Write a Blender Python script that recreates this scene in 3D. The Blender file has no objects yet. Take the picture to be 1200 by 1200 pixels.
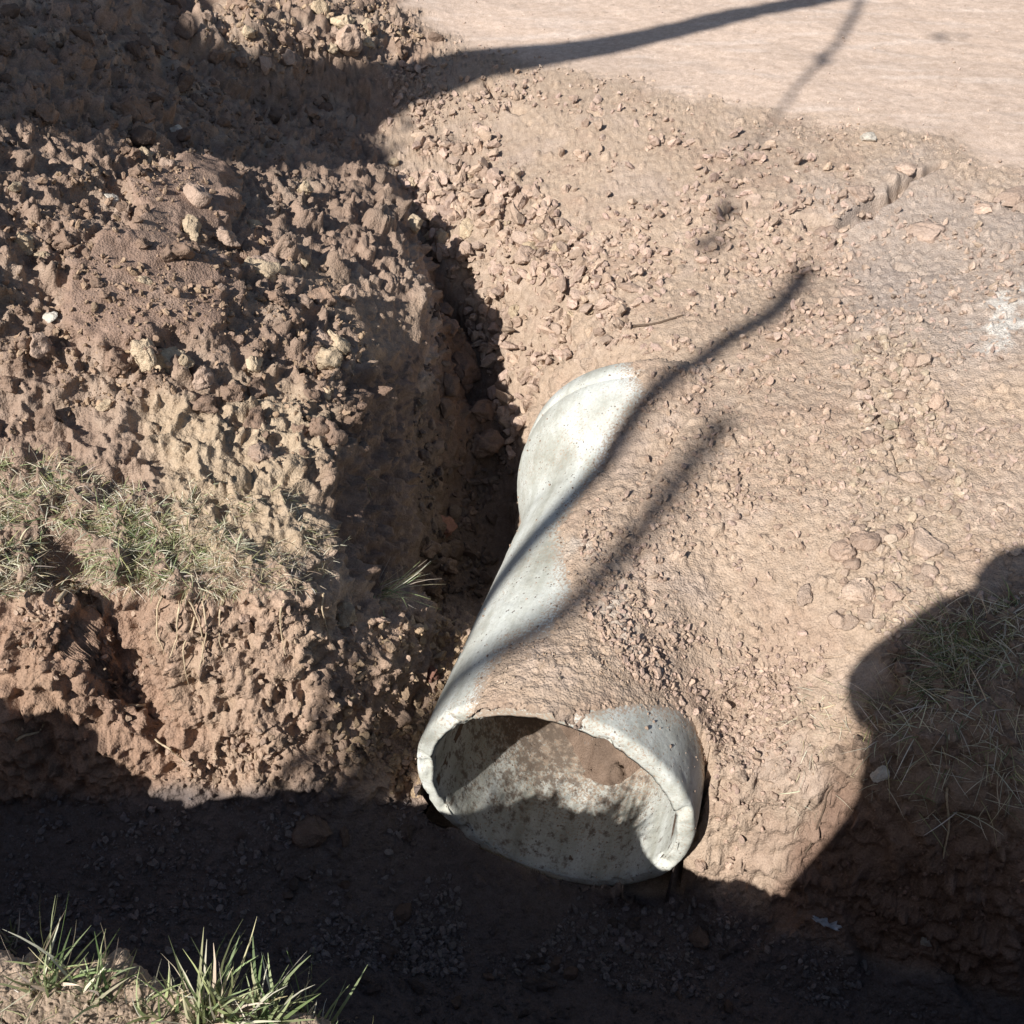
import bpy, math, random
import numpy as np
from mathutils import Vector, Matrix, Euler
from mathutils.geometry import delaunay_2d_cdt

random.seed(7); rng = np.random.default_rng(11)
scene = bpy.context.scene
COL = scene.collection
R_ = math.radians

# ------------------------------------------------------------------ camera model
CAM_H = 1.55; PITCH = R_(42.0); FPX = 1178.0
CF = np.array([0, math.cos(PITCH), -math.sin(PITCH)]); CU = np.array([0, math.sin(PITCH), math.cos(PITCH)])
CP = np.array([0, 0, CAM_H])
def W(px, py, z):
    d = CF + (px-600)/FPX*np.array([1., 0, 0]) - (py-600)/FPX*CU
    return CP + d*((z-CAM_H)/d[2])
def proj(P):
    Q = P-CP; d = Q@CF; d = np.where(np.abs(d) < 1e-4, 1e-4, d)
    px = 600+FPX*Q[..., 0]/d; py = 600-FPX*(Q@CU)/d
    bad = d < .05
    return np.where(bad, -9999, px), np.where(bad, 9999, py), d
SUNDIR = np.array([.80, .95, -1.0]); SUNDIR = SUNDIR/np.linalg.norm(SUNDIR)

# ------------------------------------------------------------------ numpy noise
def _h(ix, iy, iz, s):
    n = (ix.astype(np.uint32)*np.uint32(374761393) + iy.astype(np.uint32)*np.uint32(668265263)
         + iz.astype(np.uint32)*np.uint32(2147483647 & 1274126177) + np.uint32(s*2654435761 & 0xffffffff))
    n = (n ^ (n >> np.uint32(13)))*np.uint32(1274126177)
    n = (n ^ (n >> np.uint32(15)))*np.uint32(2246822519)
    return n ^ (n >> np.uint32(16))
def _f(h): return (h & np.uint32(0xffffff)).astype(np.float32)/np.float32(0xffffff)
def vnoise(P, scale, seed=0):
    """gradient noise, about -1..1"""
    q = (P*scale).astype(np.float32); i = np.floor(q); f = q-i; i = i.astype(np.int64)
    u = f*f*f*(f*(f*6-15)+10); out = np.zeros(len(P), np.float32)
    for a in (0, 1):
        wa = u[:, 0] if a else 1-u[:, 0]
        for b in (0, 1):
            wb = wa*(u[:, 1] if b else 1-u[:, 1])
            for c in (0, 1):
                w = wb*(u[:, 2] if c else 1-u[:, 2])
                h = _h(i[:, 0]+a, i[:, 1]+b, i[:, 2]+c, seed)
                gx = (h & np.uint32(1023)).astype(np.float32)/511.5-1
                gy = ((h >> np.uint32(10)) & np.uint32(1023)).astype(np.float32)/511.5-1
                gz = ((h >> np.uint32(20)) & np.uint32(1023)).astype(np.float32)/511.5-1
                out += w*(gx*(f[:, 0]-a)+gy*(f[:, 1]-b)+gz*(f[:, 2]-c))
    return out*1.3
def fbm(P, scale, octs=3, seed=0, gain=.5):
    o = 0; a = 1.
    for k in range(octs):
        o = o+a*vnoise(P, scale*2**k, seed+k*17); a *= gain
    return o
def lumps(P, cell, seed, prob, rmin=.2, rmax=.5, flat=1.0):
    """union of random spheres: height above the surface and the id of the winning lump"""
    q = (P/cell).astype(np.float32); b = np.floor(q-.5).astype(np.int64)
    best = np.zeros(len(P), np.float32); bid = np.zeros(len(P), np.float32)
    for a in (0, 1):
        for bb in (0, 1):
            for c in (0, 1):
                ix, iy, iz = b[:, 0]+a, b[:, 1]+bb, b[:, 2]+c
                h = _h(ix, iy, iz, seed); h2 = _h(ix, iy, iz, seed+91); h3 = _h(ix, iy, iz, seed+57)
                dx = q[:, 0]-ix-_f(h); dy = q[:, 1]-iy-_f(h2); dz = q[:, 2]-iz-_f(h3)
                r0 = _f(h2 >> np.uint32(7)); r = rmin+(rmax-rmin)*r0*r0
                on = _f(h3 >> np.uint32(5)) < prob
                an = _f(h >> np.uint32(6))*6.283; ca, sa = np.cos(an), np.sin(an)
                ex = (dx*ca+dy*sa)*(1+.5*r0); ey = (dy*ca-dx*sa)
                tl = _f(h3 >> np.uint32(8))-.5
                mx_ = np.maximum(np.maximum(np.abs(ex+.6*tl*dz), np.abs(ey*1.1-.5*tl*dz)), np.maximum(np.abs(.72*ex+.72*ey), np.abs(.7*ex-.72*ey+.3*dz)))
                v = r*r-(.45*(ex*ex+ey*ey+dz*dz)+.62*mx_*mx_+.2*dz*dz)
                v = np.where(on & (v > 0), np.minimum(np.sqrt(np.maximum(v, 0))*1.1, r*(.45+.4*r0)*flat+.6*r*tl*ex/np.maximum(r, .05)), 0)
                m = v > best; best = np.where(m, v, best); bid = np.where(m, _f(h >> np.uint32(3)), bid)
    return best*cell, bid
def sstep(a, b, x):
    t = np.clip((x-a)/(b-a), 0, 1); return t*t*(3-2*t)
def poly_sd(px, py, poly):
    """signed distance to a polygon, positive inside"""
    poly = np.asarray(poly, float); n = len(poly)
    d = np.full(px.shape, 1e18); ins = np.zeros(px.shape, bool)
    for i in range(n):
        a = poly[i]; b = poly[(i+1) % n]; e = b-a
        wx = px-a[0]; wy = py-a[1]
        t = np.clip((wx*e[0]+wy*e[1])/max(e@e, 1e-12), 0, 1)
        d = np.minimum(d, (wx-t*e[0])**2+(wy-t*e[1])**2)
        c = ((a[1] <= py) & (b[1] > py)) | ((b[1] <= py) & (a[1] > py))
        with np.errstate(divide='ignore', invalid='ignore'):
            xi = a[0]+(py-a[1])*(e[0]/e[1] if e[1] != 0 else 0)
        ins ^= c & (px < xi)
    d = np.sqrt(d); return np.where(ins, d, -d)

# ------------------------------------------------------------------ object helpers
def tag(o, label=None, cat=None, group=None, kind=None):
    if label: o['label'] = label
    if cat: o['category'] = cat
    if group: o['group'] = group
    if kind: o['kind'] = kind
    return o
def mesh_np(name, V, F, mat=None, parent=None, smooth=True, col=None, loc=None):
    """F: (n,3) or (n,4) index array"""
    me = bpy.data.meshes.new(name); V = np.asarray(V, np.float32); F = np.asarray(F, np.int32)
    k = F.shape[1]
    me.vertices.add(len(V)); me.vertices.foreach_set('co', V.ravel())
    me.loops.add(F.size); me.loops.foreach_set('vertex_index', F.ravel())
    me.polygons.add(len(F)); me.polygons.foreach_set('loop_start', np.arange(0, F.size, k, dtype=np.int32))
    me.update(calc_edges=True)
    me.polygons.foreach_set('use_smooth', np.full(len(F), smooth))
    if col is not None: add_col(me, col)
    me.validate()
    if mat: me.materials.append(mat)
    o = bpy.data.objects.new(name, me); COL.objects.link(o)
    if parent: o.parent = parent
    if loc is not None: o.location = loc
    return o
def add_col(me, col, name='Col'):
    a = me.color_attributes.new(name, 'FLOAT_COLOR', 'POINT')
    c = np.ones((len(col), 4), np.float32); c[:, :col.shape[1]] = col
    a.data.foreach_set('color', c.ravel())

# ------------------------------------------------------------------ materials
def newmat(name):
    m = bpy.data.materials.new(name); m.use_nodes = True
    nt = m.node_tree; b = nt.nodes['Principled BSDF']
    b.inputs['Roughness'].default_value = .95
    b.inputs['Specular IOR Level'].default_value = .15
    return m, nt, b
def N(nt, t, **kw):
    n = nt.nodes.new(t)
    for k, v in kw.items():
        if k.startswith('_'): setattr(n, k[1:], v)
        else: n.inputs[k.replace('_', ' ')].default_value = v
    return n
def ramp(nt, fac, stops):
    r = nt.nodes.new('ShaderNodeValToRGB'); e = r.color_ramp.elements
    while len(e) < len(stops): e.new(.5)
    for i, (p, c) in enumerate(stops):
        e[i].position = p; e[i].color = (*c, 1) if len(c) == 3 else c
    nt.links.new(fac, r.inputs[0]); return r
def mixc(nt, fac, a, b, mode='MIX'):
    m = nt.nodes.new('ShaderNodeMix'); m.data_type = 'RGBA'; m.blend_type = mode
    for s, v in ((m.inputs[0], fac), (m.inputs[6], a), (m.inputs[7], b)):
        if hasattr(v, 'links') or isinstance(v, bpy.types.NodeSocket): nt.links.new(v, s)
        elif isinstance(v, (int, float)): s.default_value = v
        else: s.default_value = (*v, 1)
    return m.outputs[2]
def soil_material(name, use_obj_random=False, base=None, bump=.6, scale=1.0):
    m, nt, b = newmat(name); L = nt.links
    tc = N(nt, 'ShaderNodeTexCoord')
    if base is None:
        c = N(nt, 'ShaderNodeAttribute', _attribute_name='Col').outputs['Color']
    else:
        rgb = N(nt, 'ShaderNodeRGB'); rgb.outputs[0].default_value = (*base, 1); c = rgb.outputs[0]
    if use_obj_random:
        oi = N(nt, 'ShaderNodeObjectInfo')
        hr = ramp(nt, oi.outputs['Random'], [(0, (.84, .83, .82)), (.5, (1, 1, 1)), (1, (1.18, 1.17, 1.15))])
        c = mixc(nt, 1.0, c, hr.outputs[0], 'MULTIPLY')
    n1 = N(nt, 'ShaderNodeTexNoise', Scale=260*scale, Detail=4, Roughness=.7)
    n2 = N(nt, 'ShaderNodeTexNoise', Scale=42*scale, Detail=4, Roughness=.6)
    n3 = N(nt, 'ShaderNodeTexVoronoi', Scale=170*scale)
    for n in (n1, n2, n3): L.new(tc.outputs['Object'], n.inputs['Vector'])
    r1 = ramp(nt, n1.outputs['Fac'], [(.3, (.74, .73, .72)), (.5, (1, 1, 1)), (.72, (1.28, 1.27, 1.25))])
    r2 = ramp(nt, n2.outputs['Fac'], [(.3, (.84, .82, .80)), (.7, (1.12, 1.13, 1.14))])
    c = mixc(nt, 1.0, c, r1.outputs[0], 'MULTIPLY'); c = mixc(nt, 1.0, c, r2.outputs[0], 'MULTIPLY')
    L.new(c, b.inputs['Base Color'])
    add = N(nt, 'ShaderNodeMath', _operation='SUBTRACT'); L.new(n1.outputs['Fac'], add.inputs[0]); L.new(n3.outputs['Distance'], add.inputs[1])
    bp = N(nt, 'ShaderNodeBump', Strength=bump, Distance=.004); L.new(add.outputs[0], bp.inputs['Height'])
    L.new(bp.outputs[0], b.inputs['Normal'])
    return m
M_ground = soil_material('dry_soil', bump=.7)
M_road = soil_material('packed_road_soil', bump=.22, scale=.7)
M_crumb = soil_material('soil_crumbs', bump=.5)
def rockmat(name, base): return soil_material(name, True, base, bump=.6, scale=.055)
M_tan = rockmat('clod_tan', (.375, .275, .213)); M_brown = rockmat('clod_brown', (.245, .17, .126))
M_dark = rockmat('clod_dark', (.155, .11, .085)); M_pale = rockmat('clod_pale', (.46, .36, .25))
M_grey = rockmat('stone_grey', (.36, .272, .212)); M_white = rockmat('stone_white', (.54, .49, .42))
M_slab = rockmat('crust_slab', (.375, .28, .222)); M_red = rockmat('brick_red', (.33, .125, .075)); M_redclod = rockmat('clod_red', (.25, .13, .095))
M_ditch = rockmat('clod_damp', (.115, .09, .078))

def grass_material(name):
    m, nt, b = newmat(name)
    a = N(nt, 'ShaderNodeAttribute', _attribute_name='Col')
    nt.links.new(a.outputs['Color'], b.inputs['Base Color'])
    b.inputs['Roughness'].default_value = .6; b.inputs['Specular IOR Level'].default_value = .3
    tr = N(nt, 'ShaderNodeBsdfTranslucent'); nt.links.new(a.outputs['Color'], tr.inputs['Color'])
    ms = N(nt, 'ShaderNodeMixShader', Fac=.25)
    nt.links.new(b.outputs[0], ms.inputs[1]); nt.links.new(tr.outputs[0], ms.inputs[2])
    nt.links.new(ms.outputs[0], nt.nodes['Material Output'].inputs['Surface'])
    return m
M_grass = grass_material('grass_blades')

def concrete_material():
    m, nt, b = newmat('weathered_concrete'); L = nt.links
    tc = N(nt, 'ShaderNodeTexCoord')
    def nz(s, d=4, r=.6):
        n = N(nt, 'ShaderNodeTexNoise', Scale=s, Detail=d, Roughness=r); L.new(tc.outputs['Object'], n.inputs['Vector']); return n
    base = ramp(nt, nz(7).outputs['Fac'], [(.3, (.34, .335, .29)), (.5, (.49, .495, .45)), (.75, (.575, .59, .56))]).outputs[0]
    fine = ramp(nt, nz(140, 3, .7).outputs['Fac'], [(.3, (.86, .86, .86)), (.7, (1.08, 1.08, 1.08))]).outputs[0]
    base = mixc(nt, 1.0, base, fine, 'MULTIPLY')
    # streaks of cement slurry along the pipe
    mp = N(nt, 'ShaderNodeMapping'); mp.inputs['Scale'].default_value = (18, 18, 2.2); L.new(tc.outputs['Object'], mp.inputs['Vector'])
    ns = N(nt, 'ShaderNodeTexNoise', Scale=1.0, Detail=5, Roughness=.6); L.new(mp.outputs[0], ns.inputs['Vector'])
    st = ramp(nt, ns.outputs['Fac'], [(.35, (.80, .79, .75)), (.6, (1.06, 1.06, 1.06))]).outputs[0]
    base = mixc(nt, 1.0, base, st, 'MULTIPLY')
    # dark pits and crumbs stuck to the surface
    v = N(nt, 'ShaderNodeTexVoronoi', Scale=62, Randomness=1.0); L.new(tc.outputs['Object'], v.inputs['Vector'])
    pit = ramp(nt, v.outputs['Distance'], [(.10, (1, 1, 1)), (.2, (0, 0, 0))]).outputs[0]
    pn = ramp(nt, nz(14, 3).outputs['Fac'], [(.44, (0, 0, 0)), (.56, (1, 1, 1))]).outputs[0]
    pitm = N(nt, 'ShaderNodeMath', _operation='MULTIPLY'); L.new(pit, pitm.inputs[0]); L.new(pn, pitm.inputs[1])
    base = mixc(nt, pitm.outputs[0], base, (.13, .10, .08))
    # soil dust carried by a mesh attribute (dirt that really lies on the pipe)
    at = N(nt, 'ShaderNodeAttribute', _attribute_name='Col')
    sep = N(nt, 'ShaderNodeSeparateColor'); L.new(at.outputs['Color'], sep.inputs[0])
    dn = N(nt, 'ShaderNodeMath', _operation='MULTIPLY_ADD'); L.new(nz(150, 3, .8).outputs['Fac'], dn.inputs[0])
    dn.inputs[1].default_value = 2.6; dn.inputs[2].default_value = -1.3
    dd = N(nt, 'ShaderNodeMath', _operation='ADD'); L.new(sep.outputs[0], dd.inputs[0]); L.new(dn.outputs[0], dd.inputs[1])
    dust = ramp(nt, dd.outputs[0], [(.40, (0, 0, 0)), (.56, (.9, .9, .9))]).outputs[0]
    dusty = mixc(nt, nz(300, 2).outputs['Fac'], (.26, .185, .13), (.40, .30, .225))
    base = mixc(nt, dust, base, dusty)
    # blotches of damp mud (second channel)
    d2 = N(nt, 'ShaderNodeMath', _operation='MULTIPLY_ADD'); L.new(nz(38, 5, .7).outputs['Fac'], d2.inputs[0])
    d2.inputs[1].default_value = 2.2; d2.inputs[2].default_value = -1.1
    d3 = N(nt, 'ShaderNodeMath', _operation='ADD'); L.new(sep.outputs[1], d3.inputs[0]); L.new(d2.outputs[0], d3.inputs[1])
    mud = ramp(nt, d3.outputs[0], [(.38, (0, 0, 0)), (.62, (.85, .85, .85))]).outputs[0]
    base = mixc(nt, mud, base, (.15, .115, .09))
    L.new(base, b.inputs['Base Color'])
    b.inputs['Roughness'].default_value = .85
    hb = N(nt, 'ShaderNodeMath', _operation='SUBTRACT'); L.new(nz(90, 5, .7).outputs['Fac'], hb.inputs[0]); L.new(pitm.outputs[0], hb.inputs[1])
    bp = N(nt, 'ShaderNodeBump', Strength=.45, Distance=.003); L.new(hb.outputs[0], bp.inputs['Height']); L.new(bp.outputs[0], b.inputs['Normal'])
    return m
M_conc = concrete_material()
def plainmat(name, c, rough=.8, noise=60, amp=.3):
    m, nt, b = newmat(name)
    tc = N(nt, 'ShaderNodeTexCoord'); n = N(nt, 'ShaderNodeTexNoise', Scale=noise, Detail=4)
    nt.links.new(tc.outputs['Object'], n.inputs['Vector'])
    r = ramp(nt, n.outputs['Fac'], [(.3, tuple(x*(1-amp) for x in c)), (.7, tuple(x*(1+amp) for x in c))])
    nt.links.new(r.outputs[0], b.inputs['Base Color']); b.inputs['Roughness'].default_value = rough
    bp = N(nt, 'ShaderNodeBump', Strength=.4, Distance=.004); nt.links.new(n.outputs['Fac'], bp.inputs['Height']); nt.links.new(bp.outputs[0], b.inputs['Normal'])
    return m
M_bark = plainmat('bark', (.13, .10, .075), .9, 25); M_root = plainmat('root_straw', (.46, .36, .24), .8, 90, .25)
M_leaf = plainmat('leaf', (.07, .10, .03), .6, 20); M_twig = plainmat('twig_dark', (.10, .07, .05), .9, 60)
M_plastic = plainmat('plastic_scrap', (.40, .41, .43), .5, 60, .3)
M_cloth = plainmat('shirt_cloth', (.08, .10, .16), .9, 200); M_jean = plainmat('trouser_cloth', (.06, .07, .10), .9, 200)
M_skin = plainmat('skin', (.42, .25, .17), .55, 120, .1); M_phone = plainmat('phone_case', (.03, .03, .035), .35, 30, .1)

# ------------------------------------------------------------------ pipe frame
YAW, TILT = R_(17.2), R_(-1.9); PC = np.array([.09, 1.306, -.55]); PR, PRI = .341, .297
PA = np.array([math.sin(YAW)*math.cos(TILT), math.cos(YAW)*math.cos(TILT), math.sin(TILT)])
PX = np.cross(PA, [0, 0, 1.]); PX /= np.linalg.norm(PX); PU = np.cross(PX, PA)
S_END = 1.31
def pipe_R(s):
    s = np.asarray(s, float)
    r = PR+(.435-PR)*sstep(.86, 1.20, s)
    return r+np.where(s > 1.22, .004, 0)
def pipe_coords(P):
    q = P-PC; return q@PA, q@PX, q@PU
def px_to_sphi(px, py):
    d = CF+(px-600)/FPX*np.array([1., 0, 0])-(py-600)/FPX*CU
    R = PR
    for _ in range(6):
        o = CP-PC; ox, ou, dx, du = o@PX, o@PU, d@PX, d@PU
        A = dx*dx+du*du; B = ox*dx+ou*du; C = ox*ox+ou*ou-R*R
        disc = max(B*B-A*C, 0); t = (-B-math.sqrt(disc))/A
        P = CP+d*t; s, x, u = pipe_coords(P); R = float(pipe_R(max(s, 0)))
    return s, math.atan2(u, x)
cov_px = [(741, 426), (762, 462), (722, 512), (692, 566), (658, 618), (664, 650), (676, 690), (648, 735), (598, 756), (572, 792), (556, 832)]
COV = [px_to_sphi(*p) for p in cov_px]
COV += [(.006, R_(113)), (.006, R_(92)), (.04, R_(80)), (.10, R_(66)), (.16, R_(50)), (.19, R_(34)), (.17, R_(18)), (.14, R_(0)), (.12, R_(-40)), (1.6, R_(-40)), (1.6, COV[0][1])]
COVP = np.array([(s, ph*PR) for s, ph in COV])

# ------------------------------------------------------------------ terrain control points
ctl = []
def add(*pts):
    for p in pts: ctl.append(W(*p))
def addw(*pts):
    for p in pts: ctl.append(np.array(p, float))
def dens(pts, n=4):
    """points along a world polyline"""
    pts = [np.array(p, float) for p in pts]
    for a, b in zip(pts[:-1], pts[1:]):
        for i in range(n): ctl.append(a+(b-a)*i/n)
    ctl.append(pts[-1])
addw((-120, -60, 0), (120, -60, 0), (-120, 160, 0), (120, 160, 0), (-20, 20, 0), (20, 20, 0), (0, 20, 0), (-6, 12, .1), (6, 12, 0), (-8, 7, .2), (9, 6, 0), (7, 3, 0), (-20, -8, 0), (20, -8, 0), (-3, -2, .02), (0, -1.5, 0), (3, -2, 0), (0, -.4, .0), (-1.5, -.3, .03), (1.5, -.3, 0))
# road
add((560, 20, .01), (700, 0, .01), (800, 60, .01), (1000, 100, .01), (1190, 190, .01), (1190, 20, .01), (640, 40, .01), (900, 0, .02))
add((530, 52, .0), (640, 80, -.005), (760, 106, -.005), (900, 140, -.01), (1050, 160, .015), (1200, 205, .015))
# slope under the road, right side
add((600, 130, -.09), (700, 160, -.07), (800, 190, -.06), (950, 230, -.035), (1030, 215, .0), (1000, 290, -.09), (1060, 260, -.04), (1100, 300, -.05), (1200, 300, .0),
    (1200, 420, .0), (1200, 560, -.05), (1200, 660, -.08), (560, 200, -.22), (650, 230, -.17), (750, 260, -.14), (850, 300, -.12), (930, 330, -.13),
    (540, 260, -.28), (600, 310, -.30), (700, 330, -.22), (780, 380, -.17), (560, 340, -.42), (620, 380, -.40), (700, 400, -.27), (752, 415, -.21),
    (1400, 250, .01), (1400, 450, .0), (1400, 650, -.03))
add((490, 230, -.27), (512, 300, -.39), (545, 370, -.56), (575, 420, -.62), (600, 480, -.66), (605, 540, -.72))
add((465, 205, -.27), (490, 270, -.36), (512, 340, -.55), (530, 420, -.73), (545, 500, -.80), (550, 600, -.84), (540, 680, -.83), (585, 620, -.85), (570, 560, -.84))
# left bank: edge above the gully and its foot
edge = [(432, 190, -.12), (465, 265, -.12), (488, 335, -.16), (499, 400, -.24), (494, 450, -.32), (485, 505, -.39), (480, 560, -.42), (481, 620, -.45), (478, 680, -.48)]
E_ = [W(*p) for p in edge]; dens(E_, 3)
F_ = []
for i, e in enumerate(E_):
    zf = [-.20, -.32, -.46, -.66, -.74, -.77, -.79, -.8, -.78][i]
    F_.append((e[0]+(.05 if i > 6 else .10), e[1]+.01, zf))
dens(F_, 3)
# heap
add((400, 300, -.02), (420, 350, -.07), (440, 400, -.10), (440, 470, -.17), (440, 540, -.22), (440, 600, -.27), (440, 660, -.33), (398, 440, -.03), (394, 520, -.06), (388, 600, -.10), (384, 655, -.13),
    (350, 250, .02), (350, 330, .05), (350, 420, .01), (340, 500, -.02), (340, 600, -.05), (350, 655, -.08),
    (250, 200, .13), (250, 300, .17), (250, 400, .11), (240, 480, .04), (240, 560, 0), (240, 640, -.04),
    (150, 120, .32), (150, 200, .29), (150, 300, .25), (140, 400, .16), (130, 480, .07), (130, 560, .0), (130, 640, -.04),
    (50, 50, .52), (40, 150, .43), (40, 250, .36), (40, 350, .26), (40, 450, .13), (40, 520, .04), (40, 600, -.01), (110, 0, .5), (180, 60, .28),
    (-150, 100, .62), (-150, 250, .5), (-150, 400, .25), (-150, 550, .05), (-150, 650, 0), (-500, 300, .4), (-500, 600, .03), (-300, 50, .6))
add((230, 60, .12), (300, 0, .28), (330, 50, .18), (400, 40, .14), (450, 8, .06), (490, 40, .02), (440, 90, -.04), (220, 0, .35), (200, -60, .3), (350, -60, .2), (450, -40, .05))
add((290, 120, .0), (340, 120, -.06), (380, 130, -.12), (420, 145, -.22), (340, 170, -.02), (480, 130, -.13), (520, 100, -.06), (400, 190, -.1))
# left ditch face and talus
top = [(-400, 695, -.03), (-200, 695, -.04), (0, 698, -.05), (60, 695, -.05), (85, 690, -.05), (105, 664, -.04), (140, 658, -.04), (175, 668, -.05), (205, 690, -.05), (240, 692, -.05), (330, 692, -.07), (390, 688, -.16), (430, 694, -.34)]
dens([W(*p) for p in top], 3)
add((0, 745, -.105), (60, 745, -.105), (85, 725, -.10), (0, 790, -.19), (55, 795, -.20), (88, 790, -.22), (112, 730, -.215), (130, 745, -.25), (118, 790, -.35), (150, 795, -.35), (140, 840, -.43), (190, 845, -.42), (0, 880, -.47), (60, 890, -.48), (0, 960, -.61), (0, 1050, -.69), (100, 900, -.5), (100, 960, -.61), (100, 1040, -.69),
    (215, 760, -.205), (200, 830, -.35), (200, 900, -.51), (200, 960, -.61), (200, 1040, -.7), (200, 1090, -.74),
    (300, 760, -.21), (300, 830, -.37), (300, 900, -.53), (300, 960, -.63), (300, 1040, -.73), (300, 1110, -.77),
    (400, 745, -.27), (400, 790, -.37), (400, 830, -.45), (400, 900, -.6), (400, 960, -.69), (400, 1040, -.78), (400, 1120, -.81),
    (465, 735, -.42), (480, 780, -.49), (480, 850, -.61), (480, 930, -.745), (480, 1000, -.81), (480, 1100, -.85),
    (545, 735, -.55), (520, 800, -.6), (-200, 900, -.5), (-200, 1000, -.66), (-400, 1000, -.66))
addw((-.2, 1.98, -.72), (-.12, 2.05, -.75), (0.02, 2.0, -.8), (.1, 1.5, -.88), (.2, 1.75, -.9), (.3, 2.2, -.9))
# ditch floor, right
add((600, 1030, -.828), (540, 985, -.80), (500, 975, -.79), (700, 1062, -.885), (800, 1055, -.87), (600, 1140, -.89), (700, 1170, -.92), (850, 1150, -.91), (1000, 1180, -.93), (700, 1300, -.93), (950, 1300, -.94), (1200, 1250, -.93), (520, 1150, -.87))
add((905, 1085, -.88), (1000, 1118, -.9), (1100, 1148, -.91), (1200, 1176, -.92), (1400, 1200, -.92), (1400, 1100, -.75))
add((940, 1070, -.80), (1000, 1092, -.79), (1100, 1122, -.80), (1200, 1150, -.80))
add((835, 1020, -.74), (824, 955, -.55), (832, 900, -.43), (870, 1040, -.79), (850, 960, -.55), (815, 860, -.36), (950, 1000, -.66), (1000, 950, -.5), (1000, 1040, -.71), (1100, 1000, -.5), (1100, 1075, -.71), (1100, 925, -.31),
    (1200, 1000, -.45), (1200, 1090, -.74), (1200, 905, -.2), (960, 930, -.46), (1000, 880, -.33), (1050, 880, -.27), (1100, 850, -.2), (1200, 820, -.12), (1050, 780, -.22), (1200, 750, -.1),
    (880, 980, -.61), (850, 850, -.42), (900, 800, -.33), (950, 700, -.2), (850, 700, -.24), (900, 900, -.43), (850, 600, -.175), (950, 600, -.125), (1000, 500, -.08), (1100, 600, -.08), (850, 470, -.15), (950, 400, -.1), (1100, 420, -.04), (1000, 780, -.25),
    (1400, 900, -.15), (1400, 800, -.08), (800, 480, -.165), (760, 560, -.185), (745, 640, -.195), (790, 620, -.185), (755, 710, -.215), (800, 700, -.22), (775, 765, -.245), (815, 790, -.31), (1050, 700, -.14))
# near bank
dens([(-9, .95, .03), (-2.5, .78, .03), (-.8, .70, .02), (-.45, .635, .03), (-.2, .58, .0), (.05, .52, -.07), (.18, .50, -.05), (.33, .47, .10), (.6, .44, .2), (1.2, .38, .24), (9, .0, .02)], 3)
dens([(-9, 1.08, -.72), (-2.5, .92, -.72), (-.85, .84, -.74), (-.45, .76, -.79), (-.2, .69, -.85), (.1, .61, -.9), (.4, .56, -.92), (1.2, .5, -.93), (9, .2, -.93)], 3)
dens([(-9, .6, .04), (-.8, .45, .03), (.1, .3, -.01), (.5, .25, .15), (1.2, .2, .18), (9, -.2, .02)], 2)

addw((2.4, 1.12, -.15), (4, .97, -.1), (7, .8, -.05), (2.4, .92, -.85), (4, .78, -.88), (7, .5, -.9), (2.4, 1.7, -.05), (4, 1.7, 0), (2.4, 2.6, 0), (2.4, 4, .01), (1.75, 1.12, -.16), (1.75, 1.6, -.06), (1.75, .97, -.86))
ctl = np.array(ctl)
vv, _, ff, ov, _, _ = delaunay_2d_cdt([Vector((p[0], p[1])) for p in ctl], [], [], 0, 1e-5)
vz = np.array([ctl[o[0]][2] if o else 0 for o in ov]); vxy = np.array([(v.x, v.y) for v in vv])

# ------------------------------------------------------------------ grid
NX = 1300
yy = np.linspace(.30, 7.2, 60001)
k = CAM_H/ (yy)      # tan(depression)
pyv = 600-FPX*np.tan(PITCH-np.arctan(k)) * -1
pyv = 600+FPX*np.tan(np.arctan(k)-PITCH)
dpy = -np.gradient(pyv, yy)*np.where(yy > .45, 1, .6)
dn = dpy*(1+2.6*np.exp(-((yy-1.44)/.11)**2)+.9*np.exp(-((yy-1.1)/.1)**2))
cum = np.concatenate([[0], np.cumsum((dn[1:]+dn[:-1])/2*np.diff(yy))])
NYI = 1330
yin = np.interp(np.linspace(0, cum[-1], NYI), cum, yy)
yin = np.interp(np.linspace(0, cum[-1], NYI), cum, yy)
yl = np.concatenate([[-60, -30, -14, -7, -3.5, -2, -1.2, -.7, -.4, -.15, .05, .2], yin, 7.25+np.array([.1, .3, .7, 1.4, 2.6, 5, 9, 16, 30, 60, 110])])
u_ = np.linspace(-1.4, 1.75, 12001); du = np.where(np.abs(u_) < 1.02, 1, .45)+1.9*np.exp(-((u_+.155)/.05)**2); cu = np.concatenate([[0], np.cumsum((du[1:]+du[:-1])/2)]); ul = np.interp(np.linspace(0, cu[-1], NX), cu, u_)
ul = np.concatenate([-1.4-np.array([60, 25, 11, 5, 2.6, 1.4, .7, .35, .16, .06]), ul, 1.75+np.array([.06, .16, .35, .7, 1.4, 2.6, 5, 11, 25, 60])])
half = .545*(.743*np.clip(yl, .3, 8)+.669*(CAM_H+.35))
GX = ul[None, :]*half[:, None]; GY = np.repeat(yl[:, None], len(ul), 1)
NR, NC = GX.shape
Z = np.full((NR, NC), np.nan)
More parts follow.
